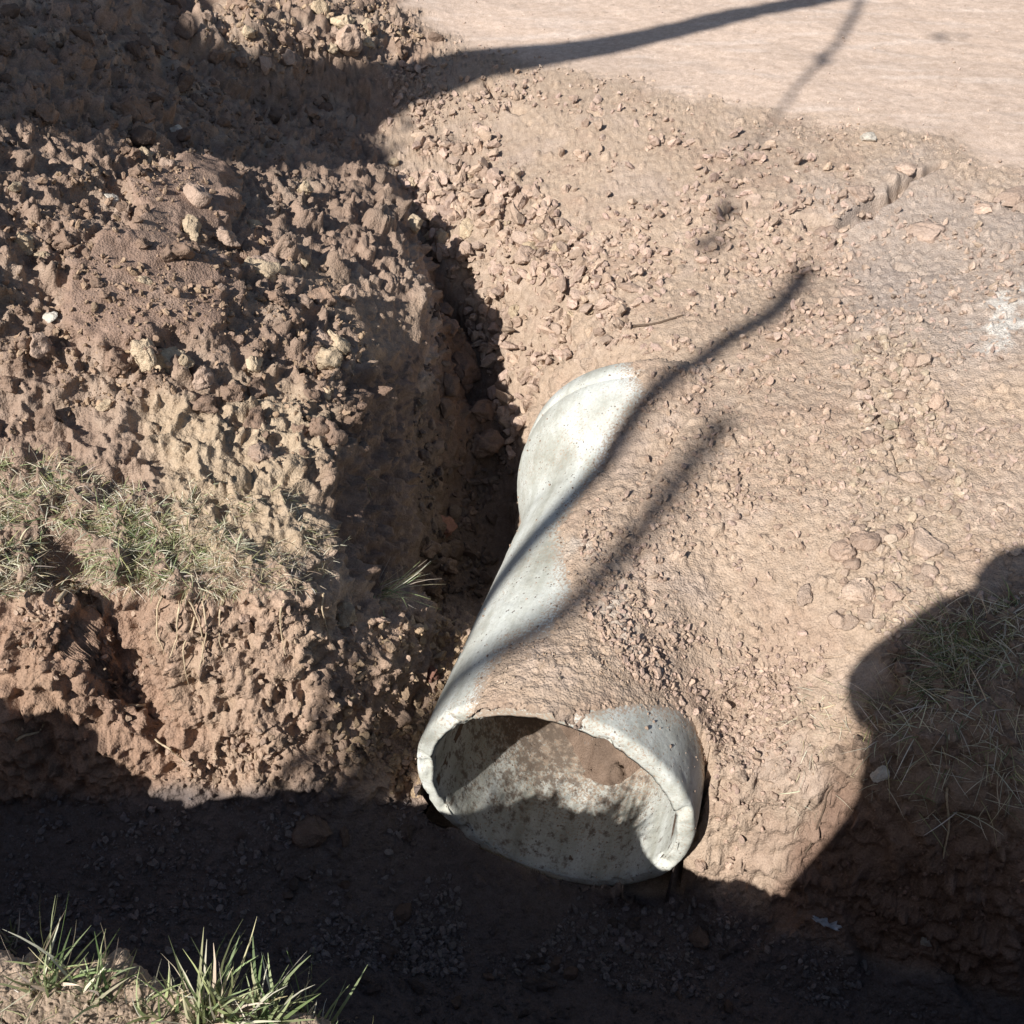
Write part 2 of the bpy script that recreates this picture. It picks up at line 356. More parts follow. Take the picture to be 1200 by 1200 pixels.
for t in ff:
    a, b, c = (vxy[i] for i in t); za, zb, zc = (vz[i] for i in t)
    lo, hi = min(a[1], b[1], c[1]), max(a[1], b[1], c[1])
    r0, r1 = np.searchsorted(yl, lo-1e-6), np.searchsorted(yl, hi+1e-6)
    if r1 <= r0: continue
    X, Y = GX[r0:r1], GY[r0:r1]
    det = (b[1]-c[1])*(a[0]-c[0])+(c[0]-b[0])*(a[1]-c[1])
    if abs(det) < 1e-14: continue
    l1 = ((b[1]-c[1])*(X-c[0])+(c[0]-b[0])*(Y-c[1]))/det
    l2 = ((c[1]-a[1])*(X-c[0])+(a[0]-c[0])*(Y-c[1]))/det
    l3 = 1-l1-l2
    m = (l1 >= -1e-7) & (l2 >= -1e-7) & (l3 >= -1e-7)
    Zs = Z[r0:r1]; Zs[m] = (l1*za+l2*zb+l3*zc)[m]
Z = np.nan_to_num(Z, nan=0.0)
def blur(A, rad, axis):
    p = np.take(A, [0], axis).repeat(rad, axis); q = np.take(A, [-1], axis).repeat(rad, axis)
    B = np.cumsum(np.concatenate([np.take(p, [0], axis)*0, p, A, q], axis), axis)
    n = A.shape[axis]
    return (np.take(B, np.arange(2*rad+1, 2*rad+1+n), axis)-np.take(B, np.arange(0, n), axis))/(2*rad+1)
Zb = Z
for _ in range(2): Zb = blur(blur(Zb, 7, 0), 7, 1)
Z = Zb
P = np.stack([GX, GY, Z], -1).reshape(-1, 3)
ppx, ppy, pd = proj(P)

# ------------------------------------------------------------------ region masks (soft)
def reg(poly, soft=18, wob=14):
    return sstep(-soft, soft, poly_sd(ppx+wob*wn1, ppy+wob*wn2, poly))
wn1 = fbm(P, 5, 3, 3); wn2 = fbm(P, 5, 3, 44)
road = reg([(455, -200), (470, 0), (530, 48), (640, 74), (760, 100), (900, 130), (1050, 150), (1110, 165), (1200, 205), (1600, 330), (1600, -200)], 14, 16)
road = np.maximum(road, ((P[:, 1] > 6) & (P[:, 0] > -.8)).astype(float)); road[P[:, 1] < 3] = 0
heap = reg([(-600, -200), (450, -200), (470, 0), (515, 50), (480, 120), (440, 170), (470, 262), (500, 400), (482, 500), (480, 690), (330, 695), (-600, 700)])
heap[P[:, 1] < 1.3] = 0
face = reg([(-600, 690), (330, 692), (470, 700), (560, 720), (500, 860), (480, 935), (300, 925), (-600, 960)], 14); face[P[:, 1] < 1.2] = 0
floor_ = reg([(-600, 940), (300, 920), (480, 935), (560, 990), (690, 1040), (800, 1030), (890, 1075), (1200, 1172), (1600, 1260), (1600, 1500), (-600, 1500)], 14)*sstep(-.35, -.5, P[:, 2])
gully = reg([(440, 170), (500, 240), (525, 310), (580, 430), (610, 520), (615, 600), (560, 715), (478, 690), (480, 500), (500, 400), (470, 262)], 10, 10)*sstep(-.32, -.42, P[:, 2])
pebb = reg([(440, 165), (560, 150), (690, 260), (740, 330), (770, 420), (690, 430), (620, 480), (600, 560), (565, 430), (520, 330), (490, 260)], 30)
rstone = reg([(1000, 400), (1070, 380), (1130, 560), (1120, 680), (1040, 740), (960, 730), (980, 560)], 26)
rgrey = reg([(930, 240), (1060, 190), (1250, 250), (1300, 400), (1150, 440), (1000, 420), (1010, 330)], 40, 30)
rbank = reg([(1000, 860), (1080, 720), (1300, 640), (1600, 700), (1600, 1260), (1200, 1172), (890, 1075), (960, 950)], 16)
nearb = ((P[:, 1] < .95) & (P[:, 2] > -.5)).astype(float)
patch = reg([(85, 330), (130, 290), (215, 285), (270, 330), (280, 400), (200, 410), (120, 430), (80, 400)], 12) + reg([(150, 215), (225, 190), (275, 215), (270, 280), (170, 285)], 10)
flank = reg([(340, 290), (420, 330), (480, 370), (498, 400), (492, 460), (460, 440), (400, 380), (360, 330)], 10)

# macro relief
zn = .022*fbm(P, 3.5, 3, 5)*(heap*1.1+face+.6*rbank+.25*nearb+.2) * (1-road)
zn += .055*np.clip(patch, 0, 1)*heap
zn += .006*fbm(P, 1.2, 2, 71)*road
Z = Z+zn.reshape(NR, NC)

# ------------------------------------------------------------------ pipe bed: soil draped over the pipe, open below it
P = np.stack([GX, GY, Z], -1).reshape(-1, 3)
near_pipe = (P[:, 0] > -.7) & (P[:, 0] < 1.3) & (P[:, 1] > 1.0) & (P[:, 1] < 3.2)
ii = np.where(near_pipe)[0]; Q = P[ii]
for it in range(2):
    s, x, u = pipe_coords(Q)
    Rr = pipe_R(np.clip(s, 0, S_END)); xin = np.clip(x/Rr, -1, 1)
    inside = (np.abs(x) < Rr) & (s > .006) & (s < S_END+.0)
    arc = np.arccos(xin)*PR
    upipe = np.sqrt(np.maximum(Rr*Rr-x*x, 0))
    zp = PC[2]+s*PA[2]+upipe*PU[2]
    d = poly_sd(s, arc, COVP)+.012*fbm(Q*np.array([1, 1, 0]), 9, 3, 21)+.018*vnoise(Q*np.array([1, 1, 0]), 55, 8)+.012*fbm(Q*np.array([1, 1, 0]), 120, 2, 9)
    cover = zp+np.where(d > 0, np.minimum(.006+.10*d, .022)*np.clip(d/.012, 0, 1)*(1+.6*fbm(Q*np.array([1, 1, 0]), 28, 3, 22)), np.maximum(1.2*d, -.16))
    zc = Q[:, 2]
    # right flank of the mouth: keep a little gap beside the pipe
    newz = np.where(d > 0, np.where(x > .15, np.maximum(cover, zc-.0), cover), np.minimum(cover, np.maximum(zc, cover)))
    newz = np.where(d > 0, np.maximum(cover, zc), newz)
    if it == 0: inside0 = inside
    newz = np.where(inside0, newz, zc)
    Q[:, 2] = newz
    break
# hold the soil a finger's width off the exposed right side of the mouth
s, x, u = pipe_coords(Q)
gap = (s > -.03) & (s < .20) & (x > PR-.03) & (x < PR+.06)
lim = PC[2]+.20-.75*sstep(PR+.014, PR+.001, x[gap])
Q[gap, 2] = np.where(s[gap] < .14, np.minimum(Q[gap, 2], np.maximum(lim, -.86)), Q[gap, 2])
P_bed = P.copy(); P_bed[ii, 2] = np.minimum(P[ii, 2]-.003, -.876)
stepin = np.zeros(len(P), bool); stepin[ii[inside0]] = True
P[ii] = Q
Z = P[:, 2].reshape(NR, NC)
s_all, x_all, u_all = pipe_coords(P)
rad_all = np.hypot(x_all, u_all)
onpipe = ((s_all > -.05) & (s_all < S_END+.06) & (np.abs(x_all) < pipe_R(np.clip(s_all, 0, S_END))+.03) & (u_all > -.1)).astype(float)
quiet = onpipe*(1-sstep(.012, .07, rad_all-pipe_R(np.clip(s_all, 0, S_END))))

CRACKS = [([(955, 266), (985, 262), (1012, 250), (1040, 232), (1060, 214), (1078, 205)], .05, .075), ([(1060, 214), (1105, 192)], .035, .06), ([(1140, 226), (1165, 232), (1185, 228)], .035, .06), ([(1180, 240), (1215, 250)], .035, .06),
 ([(985, 400), (1010, 395)], .03, .05), ([(1050, 310), (1085, 322)], .03, .05), ([(570, 95), (580, 110)], .03, .04), ([(598, 128), (612, 132)], .03, .04), ([(690, 128), (700, 134)], .03, .04), ([(612, 140), (620, 146)], .025, .04),
 ([(1010, 440), (1035, 500), (1062, 560)], .016, .02), ([(920, 250), (960, 256)], .03, .05), ([(870, 250), (880, 262)], .015, .02), ([(1120, 320), (1160, 300), (1200, 290)], .012, .015)]
# ------------------------------------------------------------------ real surface detail along the normal
dZr = np.gradient(blur(blur(Z, 3, 0), 3, 1), axis=0)/np.gradient(GY, axis=0)
gX = np.gradient(GX, axis=1); dZc = np.gradient(blur(blur(Z, 3, 0), 3, 1), axis=1)/gX
slx = dZc; sly = dZr-dZc*np.gradient(GX, axis=0)/np.gradient(GY, axis=0)
nrm = np.stack([-slx, -sly, np.ones_like(slx)], -1).reshape(-1, 3); nrm /= np.linalg.norm(nrm, axis=1, keepdims=True)
nrm = nrm*(1-quiet[:, None])+quiet[:, None]*np.array([0, 0, 1.]); nrm /= np.linalg.norm(nrm, axis=1, keepdims=True)
vis = (ppx > -480) & (ppx < 1720) & (ppy > -120) & (ppy < 1420) & (pd > .2) & (P[:, 1] < 7.5) & (P[:, 1] > .3)
iv = np.where(vis)[0]; PV = P[iv]
g = lambda a: a[iv]
rH, rF, rFl, rG, rP, rS, rB, rN, rR, rQ = (g(a) for a in (heap, face, floor_, gully, pebb, rstone, rbank, nearb, road, quiet))
rPt, rFk, rGy = g(np.clip(patch, 0, 1)), g(flank), g(rgrey)
warp = np.stack([fbm(PV, 30, 2, 61), fbm(PV, 30, 2, 62), fbm(PV, 30, 2, 63)], -1)*.010
PW = PV+warp
dist = np.linalg.norm(PV-CP, axis=1)
tame = 1-.88*rR-.82*np.clip(rPt, 0, 1)-.6*rFk
tame = np.clip(tame, .04, 1)*(1-.72*rQ)
l0, id0 = lumps(PW, .21, 7, .62*np.clip(rH*(1-np.clip(rPt, 0, 1))+.25*rF+.2*rB, 0, 1), .16, .46, .8)
l1, id1 = lumps(PW, .105, 1, .75*np.clip(rH+.4*rP+.6*rS+.3*rG+.35*rB+.25*rF, 0, 1), .15, .42, .9)
l2, id2 = lumps(PW, .052, 2, np.clip(.30+.5*rH+.32*rP+.35*rG+.3*rB+.3*rF*sstep(-.2, .3, fbm(PV, 7, 2, 55))+.2*rFl, 0, .95), .15, .48, .9)
l3, id3 = lumps(PW, .026, 3, np.clip(.48+.4*rH+.3*rP+.3*rF, 0, .95), .18, .5, .9)
l4, id4 = lumps(PV, .0125, 4, .8, .2, .5, .9)
l5, id5 = lumps(PV, .007, 5, .85, .22, .5, .9)
steep = sstep(.80, .5, nrm[iv][:, 2])*(1-rQ)
rSl = np.clip(1-rH-rF-rFl-rG-rR-rN, 0, 1)
f4 = sstep(6.5, 4, dist); f5 = sstep(3.6, 2.4, dist)
l4 = l4*f4; l5 = l5*f5
disp = tame*(1.05*l0*(rH+.3*rF+.6*rB)+.35*rSl*l2+.5*rSl*l3*sstep(-.3, .3, fbm(PV, 4, 2, 57))+l1*(1.15*rH+.55*rP+.4*rG+.4*rB+.30*rF+.3*rS)+l2*(.60+.60*rH+.5*rP-.1*rF)+l3*(.75+.15*rH+.35*rP-.45*rF)+l4*.75)
disp += (.25+.75*(1-rR))*l5*.55*np.where(rQ > 0, .7, 1)
disp += tame*(  .012*fbm(PV, 11, 3, 31)*(rH+rF*.9+.6*rB+.25)+.003*rSl*fbm(PV, 17, 3, 58)+fbm(PV, 42, 3, 32)*(.0055+.0035*rF+.002*rH+.002*rP))
rg2 = 1-np.abs(fbm(PV, 8, 4, 41)); disp += tame*(rH*(1-.6*rFk)*.035*(rg2**3-.45))
disp += steep*(.030*fbm(PV, 9, 3, 59)+.010*fbm(PV, 34, 3, 60)+.7*l2+.5*l3)
# crumbly, root-bound vertical faces: ridged relief
rid = 1-np.abs(fbm(PV*np.array([1, 1, .7]), 16, 3, 33)); disp += tame*(rF+.5*rB)*.024*(rid**2-.5)+tame*rF*.045*np.minimum(fbm(PV*np.array([1, 1, .6]), 7, 2, 42), .10)
# cracked crust on the right
cr = np.abs(fbm(PV, 7, 4, 35)); disp -= tame*(1-rH)*(1-rF)*(1-rFl)*np.clip(1.2-rP, 0, 1)*.007*sstep(.035, .0, cr)*(1-rQ)*sstep(.1, .4, fbm(PV, 2.2, 2, 36)+.25+.3*rGy)
# cracks and small hollows in the crust
for pl, wd, dp in CRACKS:
    q_ = np.array([PV[np.argmin((ppx[iv]-p[0])**2+(ppy[iv]-p[1])**2)] for p in pl])[:, :2]; dd = np.full(len(PV), 9.)
    for a_, b_ in zip(q_[:-1], q_[1:]):
        e_ = b_-a_; t_ = np.clip(((PV[:, :2]-a_)@e_)/max(e_@e_, 1e-9), 0, 1)[:, None]; dd = np.minimum(dd, np.linalg.norm(PV[:, :2]-a_-t_*e_, axis=1))
    disp -= dp*sstep(wd, wd*.3, dd+wd*.7*fbm(PV, 10, 2, 43)+wd*.3)
# streaks scraped into the road
disp += rR*(.010*np.minimum(fbm(PV@np.array([[.25, .50, 0], [.5, 1.3, 0], [0, 0, 1]]), 3.0, 2, 37), .15)+.004*fbm(PV, 8, 2, 39)+.7*l4*(id4 > .88))
P[iv] += nrm[iv]*disp[:, None]

# ------------------------------------------------------------------ colours of the earth, with shade painted in on trench wall and right bank
def c3(*a): return np.array(a, np.float32)
A = np.tile(c3(.368, .278, .208), (len(P), 1))
def lay(mask, c):
    global A
    A = A*(1-mask[:, None])+np.asarray(c, np.float32)*mask[:, None]
n_lo = fbm(P, 1.6, 3, 81); n_mid = fbm(P, 6, 3, 82)
lay(sstep(.1, .6, n_mid)*.35, c3(.42, .33, .272)); lay(sstep(.05, .6, -n_mid)*.4, c3(.325, .225, .168))
lay(road, c3(.48, .368, .292)); lay(road*sstep(.1, .6, fbm(P*np.array([.5, 2.5, 1]), 4, 3, 83))*.5, c3(.57, .47, .40))
lay(rgrey*.75, c3(.36, .295, .25)); lay(reg([(590, 770), (680, 740), (790, 790), (790, 850), (640, 830)], 18, 14)*.7*sstep(-.3, .4, n_mid), c3(.43, .37, .31)); lay(rstone*.55, c3(.37, .285, .215))
wht = reg([(1130, 400), (1160, 340), (1260, 320), (1260, 410)], 20, 30); lay(wht*.75*sstep(-.15, .25, fbm(P, 14, 4, 85)+.35*fbm(P, 60, 2, 86)-.1+.5*(wht-.5)), c3(.56, .53, .48))
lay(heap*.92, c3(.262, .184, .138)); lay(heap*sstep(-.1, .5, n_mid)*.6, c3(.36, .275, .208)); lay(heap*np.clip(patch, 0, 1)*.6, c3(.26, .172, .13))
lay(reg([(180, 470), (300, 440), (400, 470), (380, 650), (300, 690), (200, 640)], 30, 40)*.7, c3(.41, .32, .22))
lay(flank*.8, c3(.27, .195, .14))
lay(reg([(398, 440), (470, 410), (500, 400), (484, 505), (482, 700), (420, 690), (385, 600)], 14, 16)*.8, c3(.18, .118, .086)); lay(face, c3(.34, .24, .175)); lay(face*sstep(.0, .6, n_mid)*.5, c3(.43, .32, .22)); lay(face*reg([(-300, 700), (180, 700), (240, 860), (180, 960), (-300, 960)], 30)*.6, c3(.26, .16, .11))  # trench wall: reddish soil, darkened further to deepen its shade
lay(gully, c3(.165, .115, .085)); lay(rbank*.9, c3(.235, .165, .12)); lay(rbank*sstep(-.35, -.5, P[:, 2])*.7, c3(.20, .125, .09))  # right bank: soil darkened within the cast shadow's outline, redder low down
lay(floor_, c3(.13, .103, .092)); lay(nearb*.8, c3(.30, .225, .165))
cell = np.zeros(len(P), np.float32)+.5
c_ = .5+.0*id1
for L_, I_ in ((l0, id0), (l1, id1), (l2, id2), (l3, id3), (l4, id4)): c_ = np.where(L_ > .002, I_, c_)
cell[iv] = c_
A *= (.80+.42*cell[:, None]); lay_m = sstep(.05, .5, fbm(P, 2.3, 3, 84))*(1-heap)*(1-road)*.45; A = A*(1-lay_m[:, None])+A*np.array([.92, .93, .97])*lay_m[:, None]*.92
A *= (1+.12*n_lo[:, None])
A = np.clip(A, .02, .8)

# ------------------------------------------------------------------ faces
r, c = np.meshgrid(np.arange(NR-1), np.arange(NC-1), indexing='ij'); i0 = (r*NC+c).ravel()
F = np.stack([i0, i0+1, i0+NC+1, i0+NC], -1)
fc = P[F].mean(1); fs, fx, fu = pipe_coords(fc); fr = np.hypot(fx, fu)
Rw = (pipe_R(np.clip(fs, 0, S_END))+PRI)/2
kill = (fs > -.012) & (fs < S_END) & (fr < np.maximum(Rw, PR-.022))
nin = stepin[F].sum(1); kill |= (nin > 0) & (nin < 4) & (fs < .03) & (P[F][:, :, 2].ptp(1) > .03)
bedF = F[(fs > -.03) & (fs < 1.2) & (np.abs(fx) < PR+.02) & near_pipe[F].all(1)]
F = F[~kill]
roadF = (road[F].mean(1) > .5); heapF = (~roadF) & (heap[F].mean(1) > .5); restF = ~(roadF | heapF)
def sub(name, mask, mat):
    f = F[mask]; idx = np.unique(f); mp = np.zeros(len(P), np.int32); mp[idx] = np.arange(len(idx))
    o = mesh_np(name, P[idx], mp[f], mat, col=A[idx])
    return o
nP = len(P); bi = np.unique(bedF); mpb = np.zeros(nP, np.int32); mpb[bi] = np.arange(len(bi))+nP
P_all = np.concatenate([P, P_bed[bi]]); A_all = np.concatenate([A, A[bi]])
Fg = np.concatenate([F[restF], mpb[bedF]]); gi = np.unique(Fg); mpg = np.zeros(len(P_all), np.int32); mpg[gi] = np.arange(len(gi))
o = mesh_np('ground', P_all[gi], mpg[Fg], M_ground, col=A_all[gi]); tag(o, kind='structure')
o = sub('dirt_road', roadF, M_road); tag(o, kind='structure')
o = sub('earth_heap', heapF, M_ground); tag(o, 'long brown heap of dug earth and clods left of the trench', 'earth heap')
P_OK = np.ones(len(P), bool)

# screen lookup used to set stones and plants down on the ground where the photograph shows them
qx, qy, qd = proj(P)
bx = np.clip((qx+480)//6, 0, 369).astype(int); by = np.clip((qy+150)//6, 0, 259).astype(int)
zbuf = np.full((260, 370), 1e9); np.minimum.at(zbuf, (by, bx), np.where(qd > .2, qd, 1e9))
onscreen = (qx > -470) & (qx < 1700) & (qy > -140) & (qy < 1390) & (qd > .2)
visible = onscreen & (qd < zbuf[by, bx]+.10) & (rad_all > PR*.99)
VI = np.where(visible)[0]; VX, VY = qx[VI], qy[VI]
def at(px, py):
    j = VI[np.argmin((VX-px)**2+(VY-py)**2)]; return P[j].copy(), nrm[j].copy()
def scatter(poly, n, r_=rng):
    m = poly_sd(VX, VY, poly) > 0
    cand = VI[m]; return r_.choice(cand, min(n, len(cand)), replace=False)

# ------------------------------------------------------------------ pipe
def lathe(prof, nseg, phi0=0, phi1=2*math.pi):
    """prof: list of (s, r) -> verts in world, closed around the axis"""
    prof = np.array(prof); ph = np.linspace(phi0, phi1, nseg, endpoint=False)
    S, Rr = prof[:, 0], prof[:, 1]
    X = Rr[:, None]*np.cos(ph); U = Rr[:, None]*np.sin(ph); Sg = np.repeat(S[:, None], nseg, 1)
    V = np.stack([X, U, Sg], -1).reshape(-1, 3)
    m, n = len(prof), nseg
    a, b = np.meshgrid(np.arange(m-1), np.arange(n), indexing='ij'); b2 = (b+1) % n
    Fq = np.stack([a*n+b, a*n+b2, (a+1)*n+b2, (a+1)*n+b], -1).reshape(-1, 4)
    return V, Fq
PM = np.eye(4); PM[:3, 0] = PX; PM[:3, 1] = PU; PM[:3, 2] = PA; PM[:3, 3] = PC
def pipe_local_world(V): return PC+V[:, :1]*PX+V[:, 1:2]*PU+V[:, 2:]*PA
def dirt_attr(V, inner):
    Wd = pipe_local_world(V); sx = V[:, 2]; phi = np.arctan2(V[:, 1], V[:, 0])
    arc = np.where(phi < -R_(90), phi+2*math.pi, phi)*PR
    d = poly_sd(sx, arc, COVP)
    dust = np.clip(1.0+d/.10, 0, 1)**1.5*.72
    dust = np.maximum(dust, .13+.20*fbm(Wd, 4, 3, 91)+.12*sstep(.10, .0, sx))
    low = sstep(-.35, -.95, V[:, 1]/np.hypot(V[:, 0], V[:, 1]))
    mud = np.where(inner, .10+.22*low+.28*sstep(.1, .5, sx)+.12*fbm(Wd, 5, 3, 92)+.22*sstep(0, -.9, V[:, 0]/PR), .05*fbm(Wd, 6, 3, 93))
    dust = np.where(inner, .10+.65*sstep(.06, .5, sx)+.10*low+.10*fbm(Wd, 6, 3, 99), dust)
    return np.stack([np.clip(dust, 0, 1), np.clip(mud, 0, 1), dust*0], -1)
NS = 320
outer_s = np.concatenate([np.linspace(.014, 1.215, 220)])
inner_s = np.linspace(1.29, .016, 160)
prof = []
for sv in inner_s: prof.append((sv, PRI+.09*sstep(1.12, 1.2, sv)))
rimp = [(.010, PRI+.001), (.005, PRI+.003), (.001, PRI+.007), (-.001, .300), (-.0015, .308), (-.001, .316), (-.0015, .324), (.0, PR-.010), (.003, PR-.005), (.007, PR-.002), (.011, PR-.0005)]
prof += rimp
for sv in outer_s: prof.append((sv, float(pipe_R(sv))))
V, Fq = lathe(prof, NS)
n_in = (len(inner_s)+3)*NS
inner = np.arange(len(V)) < n_in
Wd = pipe_local_world(V); radn = V*np.array([1, 1, 0]); rr = np.linalg.norm(radn, axis=1, keepdims=True); radn = radn/rr
nrim = sstep(.06, .0, V[:, 2])
amp = .0022*fbm(Wd, 9, 3, 95)+.0007*fbm(Wd, 60, 2, 96)
# worn and chipped rim
chip = np.maximum(fbm(Wd, 14, 3, 97)-.2, 0)*.035*sstep(.03, .0, V[:, 2])
V = V+radn*(amp*np.where(inner, -1, 1))[:, None]; V[:, 2] += chip+.003*fbm(Wd, 24, 3, 98)*nrim; V = V+radn*(.0016*fbm(Wd, 45, 3, 94)*sstep(.03, .0, V[:, 2]))[:, None]
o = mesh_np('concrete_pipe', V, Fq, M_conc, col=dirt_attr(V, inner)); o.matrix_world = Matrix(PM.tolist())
tag(o, 'pale grey concrete drain pipe lying half buried in the trench', 'pipe'); PIPE = o
prof = [(1.18, .34), (1.2155, .34), (1.2155, .426), (1.222, .428), (1.228, .436), (1.26, .4395), (S_END-.01, .440), (S_END-.003, .437), (S_END, .43), (S_END, .40), (S_END-.002, .345)]
V, Fq = lathe(prof, NS); Wd = pipe_local_world(V)
o = mesh_np('socket_collar', V, Fq, M_conc, col=dirt_attr(V, np.zeros(len(V), bool))); o.parent = PIPE

# earth washed into the pipe
ns_, nx_ = 120, 90
S2, X2 = np.meshgrid(np.linspace(.012, 1.28, ns_), np.linspace(-.995, .995, nx_), indexing='ij')
xx = X2*(PRI-.003)
fl = -np.sqrt(np.maximum((PRI-.003)**2-xx**2, 0))
fill = -PRI-.03+.034*np.exp(-((S2+.03)/.09)**2-((X2+.22)/.30)**2)+.62*sstep(.27, .85, S2+.10*X2+.05*np.sin(X2*5))
P3 = pipe_local_world(np.stack([xx, fill, S2], -1).reshape(-1, 3))
fill = fill+(.010*fbm(P3, 12, 3, 101)+1.5*lumps(P3, .055, 9, .7)[0].astype(float)+1.2*lumps(P3, .014, 10, .7)[0]).reshape(fill.shape)
uu = np.maximum(fill, fl-.02); uu = np.minimum(uu, np.sqrt(np.maximum((PRI-.003)**2-xx**2, 0)))
V = np.stack([xx, uu, S2], -1).reshape(-1, 3)
a, b = np.meshgrid(np.arange(ns_-1), np.arange(nx_-1), indexing='ij')
Fq = np.stack([a*nx_+b, a*nx_+b+1, (a+1)*nx_+b+1, (a+1)*nx_+b], -1).reshape(-1, 4)
colr = np.tile(c3(.155, .11, .082), (len(V), 1))*(1+.5*fbm(P3, 14, 3, 103)[:, None])
o = mesh_np('washed_in_soil', V, Fq, M_ground, col=np.clip(colr, .02, 1)); o.matrix_world = Matrix(PM.tolist()); tag(o, 'loose brown soil lying inside the concrete pipe', 'soil', kind='stuff')
# closing wall of earth behind the pipe's far end
V, Fq = lathe([(1.285, .001), (1.287, .15), (1.285, .33)], 48)
# ------------------------------------------------------------------ stones and clods
import bmesh
def ico(sub):
    bm = bmesh.new(); bmesh.ops.create_icosphere(bm, subdivisions=sub, radius=1)
    V = np.array([v.co[:] for v in bm.verts]); Fa = np.array([[v.index for v in f.verts] for f in bm.faces]); bm.free(); return V, Fa
IV3, IF3 = ico(4); IV1, IF1 = ico(2)
def rock_shape(V, seed, rough=.22, cuts=7, flat=.75, lumpy=0.):
    r_ = np.random.default_rng(seed); U = V.copy()
    for _ in range(cuts+8):
        n = r_.normal(size=3); n /= np.linalg.norm(n); h = r_.uniform(.42, .78)
        d = U@n; U -= np.maximum(d-h, 0)[:, None]*n*.92
    U *= np.array([r_.uniform(.85, 1.25), r_.uniform(.7, 1.0), r_.uniform(flat*.8, flat*1.1)])
    off = r_.uniform(-50, 50, 3)
    nn = V/np.linalg.norm(V, axis=1, keepdims=True)
    dd = rough*fbm(V+off, 1.3, 2, seed)+rough*.42*fbm(V+off, 4.5, 4, seed+3, .7)
    if lumpy: dd += lumpy*(lumps(V+off, .55, seed, .9, .2, .5)[0])+lumpy*.6*lumps(V+off, .27, seed+1, .9, .2, .5)[0]
    return U+nn*dd[:, None]
def rmesh(name, seed, mat, **kw):
    U = rock_shape(IV3, seed, **kw)
    me = bpy.data.meshes.new(name); me.from_pydata(U.tolist(), [], IF3.tolist()); me.polygons.foreach_set('use_smooth', np.ones(len(IF3), bool))
    me.materials.append(mat); me.update(); return me
ROCKS = {}
def rocks_of(kind, mat, n, **kw): ROCKS[kind] = [rmesh(kind, 100+len(ROCKS)*31+i, mat, **kw) for i in range(n)]
rocks_of('tan', M_tan, 7, rough=.20, cuts=8, flat=.85, lumpy=.10); rocks_of('brown', M_brown, 8, rough=.28, cuts=7, flat=.9, lumpy=.25)
rocks_of('pale', M_pale, 6, rough=.22, cuts=6, flat=.75, lumpy=.3); rocks_of('dark', M_dark, 6, rough=.16, cuts=6, flat=.8)
rocks_of('flat', M_grey, 7, rough=.14, cuts=10, flat=.62); rocks_of('slab', M_slab, 5, rough=.14, cuts=8, flat=.38); rocks_of('white', M_white, 3, rough=.15, cuts=9, flat=.7)
rocks_of('damp', M_ditch, 6, rough=.2, cuts=6, flat=.7); rocks_of('red', M_redclod, 3, rough=.18, cuts=6, flat=.8)
def stone(name, px, py, rp, kind, label, cat, group=None, rz=None, sc=(1, 1, 1), sink=.35, i=None, tilt=True):
    p, n = at(px, py); return stone_at(name, p, n, rp*float(np.linalg.norm(p-CP)*.9)/FPX, kind, label, cat, group, rz, sc, sink, i)
def stone_at(name, p, n, rad, kind, label, cat, group=None, rz=None, sc=(1, 1, 1), sink=.35, i=None):
    L_ = ROCKS[kind]; me = L_[i if i is not None else random.randrange(len(L_))]
    o = bpy.data.objects.new(name, me); COL.objects.link(o)
    nz_ = Vector(n*.7+np.array([0, 0, .3])).normalized()
    q = nz_.to_track_quat('Z', 'Y')
    o.rotation_mode = 'QUATERNION'
    o.rotation_quaternion = q @ Euler((random.uniform(-.25, .25), random.uniform(-.25, .25), rz if rz is not None else random.uniform(0, 6.28))).to_quaternion()
    o.scale = (rad*sc[0], rad*sc[1], rad*sc[2])
    o.location = Vector(p)+nz_*rad*sc[2]*(.55-sink)
    return tag(o, label, cat, group)
